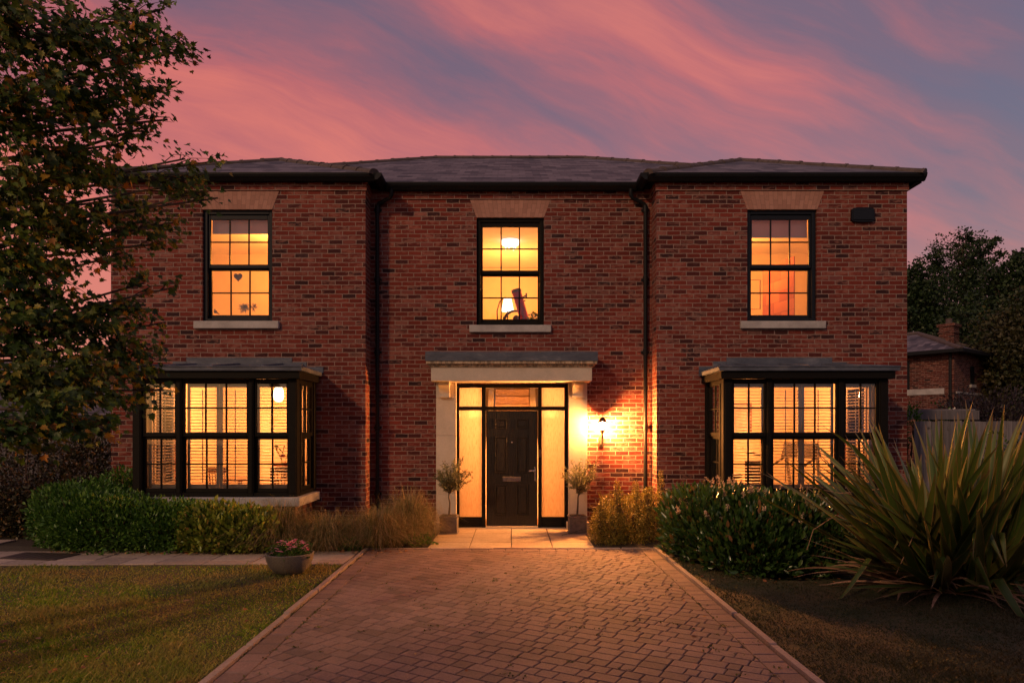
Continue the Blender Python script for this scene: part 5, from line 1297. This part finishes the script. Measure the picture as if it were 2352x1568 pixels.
t = thing('houseplant', 'little round-leaved green houseplant at the corner of the landing window', 'houseplant', (.43, YC+.27, zs)); m = MB(); m.lathe([(.001, 0), (.05, 0), (.062, .07), (.055, .07), (.001, .06)], n=16); m.build('pot', M['white'], t, smooth=True)
q, nr = shell_points(70, (-.02, 0, .10), (.15, .06, .05), 2, .6, .04, .1, 8); leaves_on('foliage', q, nr, .045, M['leafhouse'], t, .6, .5, seed=2, wid=1.8)
m = MB(); m.tube([(-.26, 0, 0), (-.27, 0, .25), (-.22, 0, .42), (-.12, 0, .50)], [.014, .012, .01, .007], 8); m.box(-.33, -.10, -.06, .06, -.002, .05, 0, .01)
tag(m.build('desk_lamp', M['wood2'], None, (0, YC+.50, zs), smooth=True), 'curved arm desk lamp beside the telescope in the landing window', 'lamp')
c = at(1166, 700, 13.0); t = thing('table_lamp', 'glowing white table lamp on a stand behind the telescope on the landing', 'lamp', (c.x, c.y, 2.82)); h_ = c.z-2.82
m = MB(); m.lathe([(.001, .13), (.07, .13), (.12, -.12), (.001, -.12)], (0, 0, h_), 20); m.build('lamp_shade', M['shade'], t, smooth=True)
m = MB(); m.lathe([(.001, 0), (.12, 0), (.12, .02), (.014, .04), (.012, h_-.12)], n=12); m.build('stand', M['darkmetal'], t, smooth=True)
# dining room behind the bay beside the maple
def chair(x, y, rz, lab, grp, mat):
    t = thing('dining_chair', lab, 'chair', (x, y, .05), rz, grp)
    m = MB(); m.box(-.22, .22, -.21, .21, .43, .47, 0, .01); m.build('seat', mat, t)
    for sx in (-.19, .19):
        m = MB(); m.tube([(sx, -.19, 0), (sx*.95, -.18, .43)], .016, 6); m.build('leg', mat, t); m = MB(); m.tube([(sx, .20, 0), (sx*.95, .19, .45), (sx*.9, .26, .98)], .015, 6); m.build('leg', mat, t)
    m = MB()
    for k in range(5): m.tube([(-.12+.06*k, .195, .47), (-.12+.06*k, .255, .93)], .008, 5)
    m.box(-.19, .19, .24, .27, .92, 1.0, 0, .01); m.build('backrest', mat, t)
t = thing('dining_table', 'pale wooden dining table inside the bay window beside the maple', 'table', (-4.5, 12.9, .05)); m = MB(); m.box(-.85, .85, -.42, .42, .73, .77, 0, .008); m.build('table_top', M['wood2'], t)
for sx in (-.78, .78):
    for sy in (-.36, .36): m = MB(); m.box(sx-.035, sx+.035, sy-.035, sy+.035, 0, .729, 0, .005); m.build('leg', M['wood2'], t)
chair(-5.1, 12.2, R(170), 'slim dining chair near the table end, seen through the louvres of the maple-side bay', 'chairs at the dining table', M['wood2'])
chair(-4.1, 12.25, R(190), 'dark dining chair beside the flower vase, seen through the louvres of the maple-side bay', 'chairs at the dining table', M['dark'])
chair(-4.6, 13.6, 0, 'dining chair on the far side of the table in the maple-side bay', 'chairs at the dining table', M['wood2'])
t = thing('flower_vase', 'vase with tall green stems and dark red blooms on the dining table', 'vase', (-4.25, 12.75, .82)); m = MB(); m.lathe([(.001, 0), (.05, 0), (.075, .10), (.035, .20), (.045, .22)], n=16); m.build('vase', M['white'], t, smooth=True)
m = MB(); g = random.Random(4)
for k in range(9): m.tube([(0, 0, .1), (g.uniform(-.1, .1), 0, .35), (g.uniform(-.22, .22), g.uniform(-.1, .1), .62)], [.006, .005, .012], 5)
m.build('stem', M['leafhouse'], t)
for k in range(9):
    m = MB(); m.blob((g.uniform(-.2, .2), g.uniform(-.08, .05), g.uniform(.18, .42)), (.045, .04, .035), 6); m.build('bloom', M['redcloth'], t, smooth=True)
t = thing('dresser', 'tall dresser with shelves against the dining room wall', 'dresser', (-3.35, 14.6, .05)); m = MB()
for q in ((-.55, .55, -.2, .25, 0, .85), (-.55, -.50, 0, .25, .8501, 1.75), (.50, .55, 0, .25, .8501, 1.75), (-.50, .50, .22, .25, .8501, 1.75), (-.4999, .4999, 0, .2199, 1.15, 1.18), (-.4999, .4999, 0, .2199, 1.44, 1.47), (-.6, .6, -.04, .25, 1.7501, 1.80)): m.box(*q, 0, .004)
m.build('cabinet', M['grey'], t); g = random.Random(5)
for z in (1.181, 1.471, .8512):
    for k in range(6): m = MB(); m.lathe([(.001, 0), (.03, 0), (.045, g.uniform(.07, .14)), (.04, .07)], (-.4+k*.16, .1, z), 10); m.build('crockery', M['wood2'], t, smooth=True)
c = at(640, 905, 12.4); t = thing('pendant_lamp', 'bright white pendant lamp glowing in the bay beside the maple', 'pendant lamp', c)
m = MB(); m.lathe([(.001, .15), (.05, .14), (.085, .06), (.09, -.06), (.06, -.13), (.001, -.14)], n=20); m.build('lamp_shade', emit('pendant_glow', (1, .78, .5), 7), t, smooth=True); m = MB(); m.tube([(0, 0, .15), (0, 0, 2.62-c.z)], .004, 5); m.build('cord', M['dark'], t)
# exercise room behind the other bay
t = thing('treadmill', 'white and dark folding treadmill in the bay nearer the flax plant', 'treadmill', (5.05, 12.6, .05), R(28))
m = MB(); m.box(-.8, .75, -.36, .36, .06, .18, 0, .02); m.build('deck', M['grey'], t); m = MB(); m.box(-.78, .55, -.24, .24, .181, .19); m.build('belt', M['dark'], t)
for sy in (-.34, .34):
    m = MB(); m.tube([(.66, sy, .15), (.50, sy, .75), (.42, sy, 1.22)], .035, 8); m.build('upright', M['grey'], t); m = MB(); m.tube([(.44, sy, 1.18), (.10, sy, 1.02), (-.05, sy, .98)], .022, 8); m.build('handrail', M['dark'], t)
m = MB(); m.prism([(.30, 1.14), (.52, 1.16), (.44, 1.42), (.38, 1.42)], -.36, .36, 'y'); m.build('console', M['dark'], t)
t = thing('exercise_bike', 'exercise bike with angular frame and padded seat in the bay nearer the flax plant', 'exercise bike', (4.18, 12.3, .05), R(15))
m = MB(); m.tube([(-.35, 0, .35), (.0, 0, .30), (.30, 0, .38), (.42, 0, 1.18), (.18, 0, 1.24)], .028, 8); m.tube([(-.25, 0, .33), (-.18, 0, .80)], .024, 8); m.tube([(-.4, -.22, .03), (-.4, .22, .03)], .025, 8); m.tube([(.45, -.22, .03), (.45, .22, .03)], .025, 8); m.tube([(-.4, 0, .03), (-.30, 0, .36)], .025, 8); m.tube([(.45, 0, .03), (.32, 0, .38)], .025, 8); m.build('frame', M['dark'], t, smooth=True)
m = MB(); m.blob((-.18, 0, .84), (.15, .10, .05), 8); m.build('seat', M['dark'], t, smooth=True); m = MB(); m.prism([(.26*math.cos(a*PI/10)+.30, .26*math.sin(a*PI/10)+.40) for a in range(20)], -.03, .03, 'y'); m.build('flywheel', M['wood2'], t)
m = MB(); m.tube([(.20, -.24, 1.22), (.30, -.2, 1.24), (.34, 0, 1.22), (.30, .2, 1.24), (.20, .24, 1.22)], .018, 8); m.build('handlebar', M['dark'], t, smooth=True)
t = thing('weight_bench', 'dark padded weight bench standing on end in the bay nearer the flax plant', 'weight bench', (4.58, 12.9, .05), R(-10)); m = MB(); m.box(-.17, .17, -.06, .06, .30, 1.10, 0, .03); m.build('pad', M['dark'], t)
for sx in (-.12, .12): m = MB(); m.tube([(sx, -.1, 0), (sx, .08, .35), (sx, .08, .9)], .022, 6); m.build('leg', M['grey'], t)
m = MB(); m.box(-.28, .28, -.02, .0, -.36, .36, 0, .004); o = m.build('wall_picture', M['wood2'], None, (5.05, 15.19, 1.95)); tag(o, 'framed print hanging on the exercise room wall', 'picture')
m = MB(); m.box(-.24, .24, -.024, -.0205, -.32, .32); m.build('print', M['picture'], o)
# climbing rose and utility traces are absent; render settings
scene.cycles.use_denoising = True
scene.cycles.max_bounces = 8; scene.cycles.transparent_max_bounces = 24; scene.cycles.diffuse_bounces = 4; scene.cycles.glossy_bounces = 3
scene.cycles.sample_clamp_indirect = 6.0; scene.cycles.caustics_reflective = False; scene.cycles.caustics_refractive = False
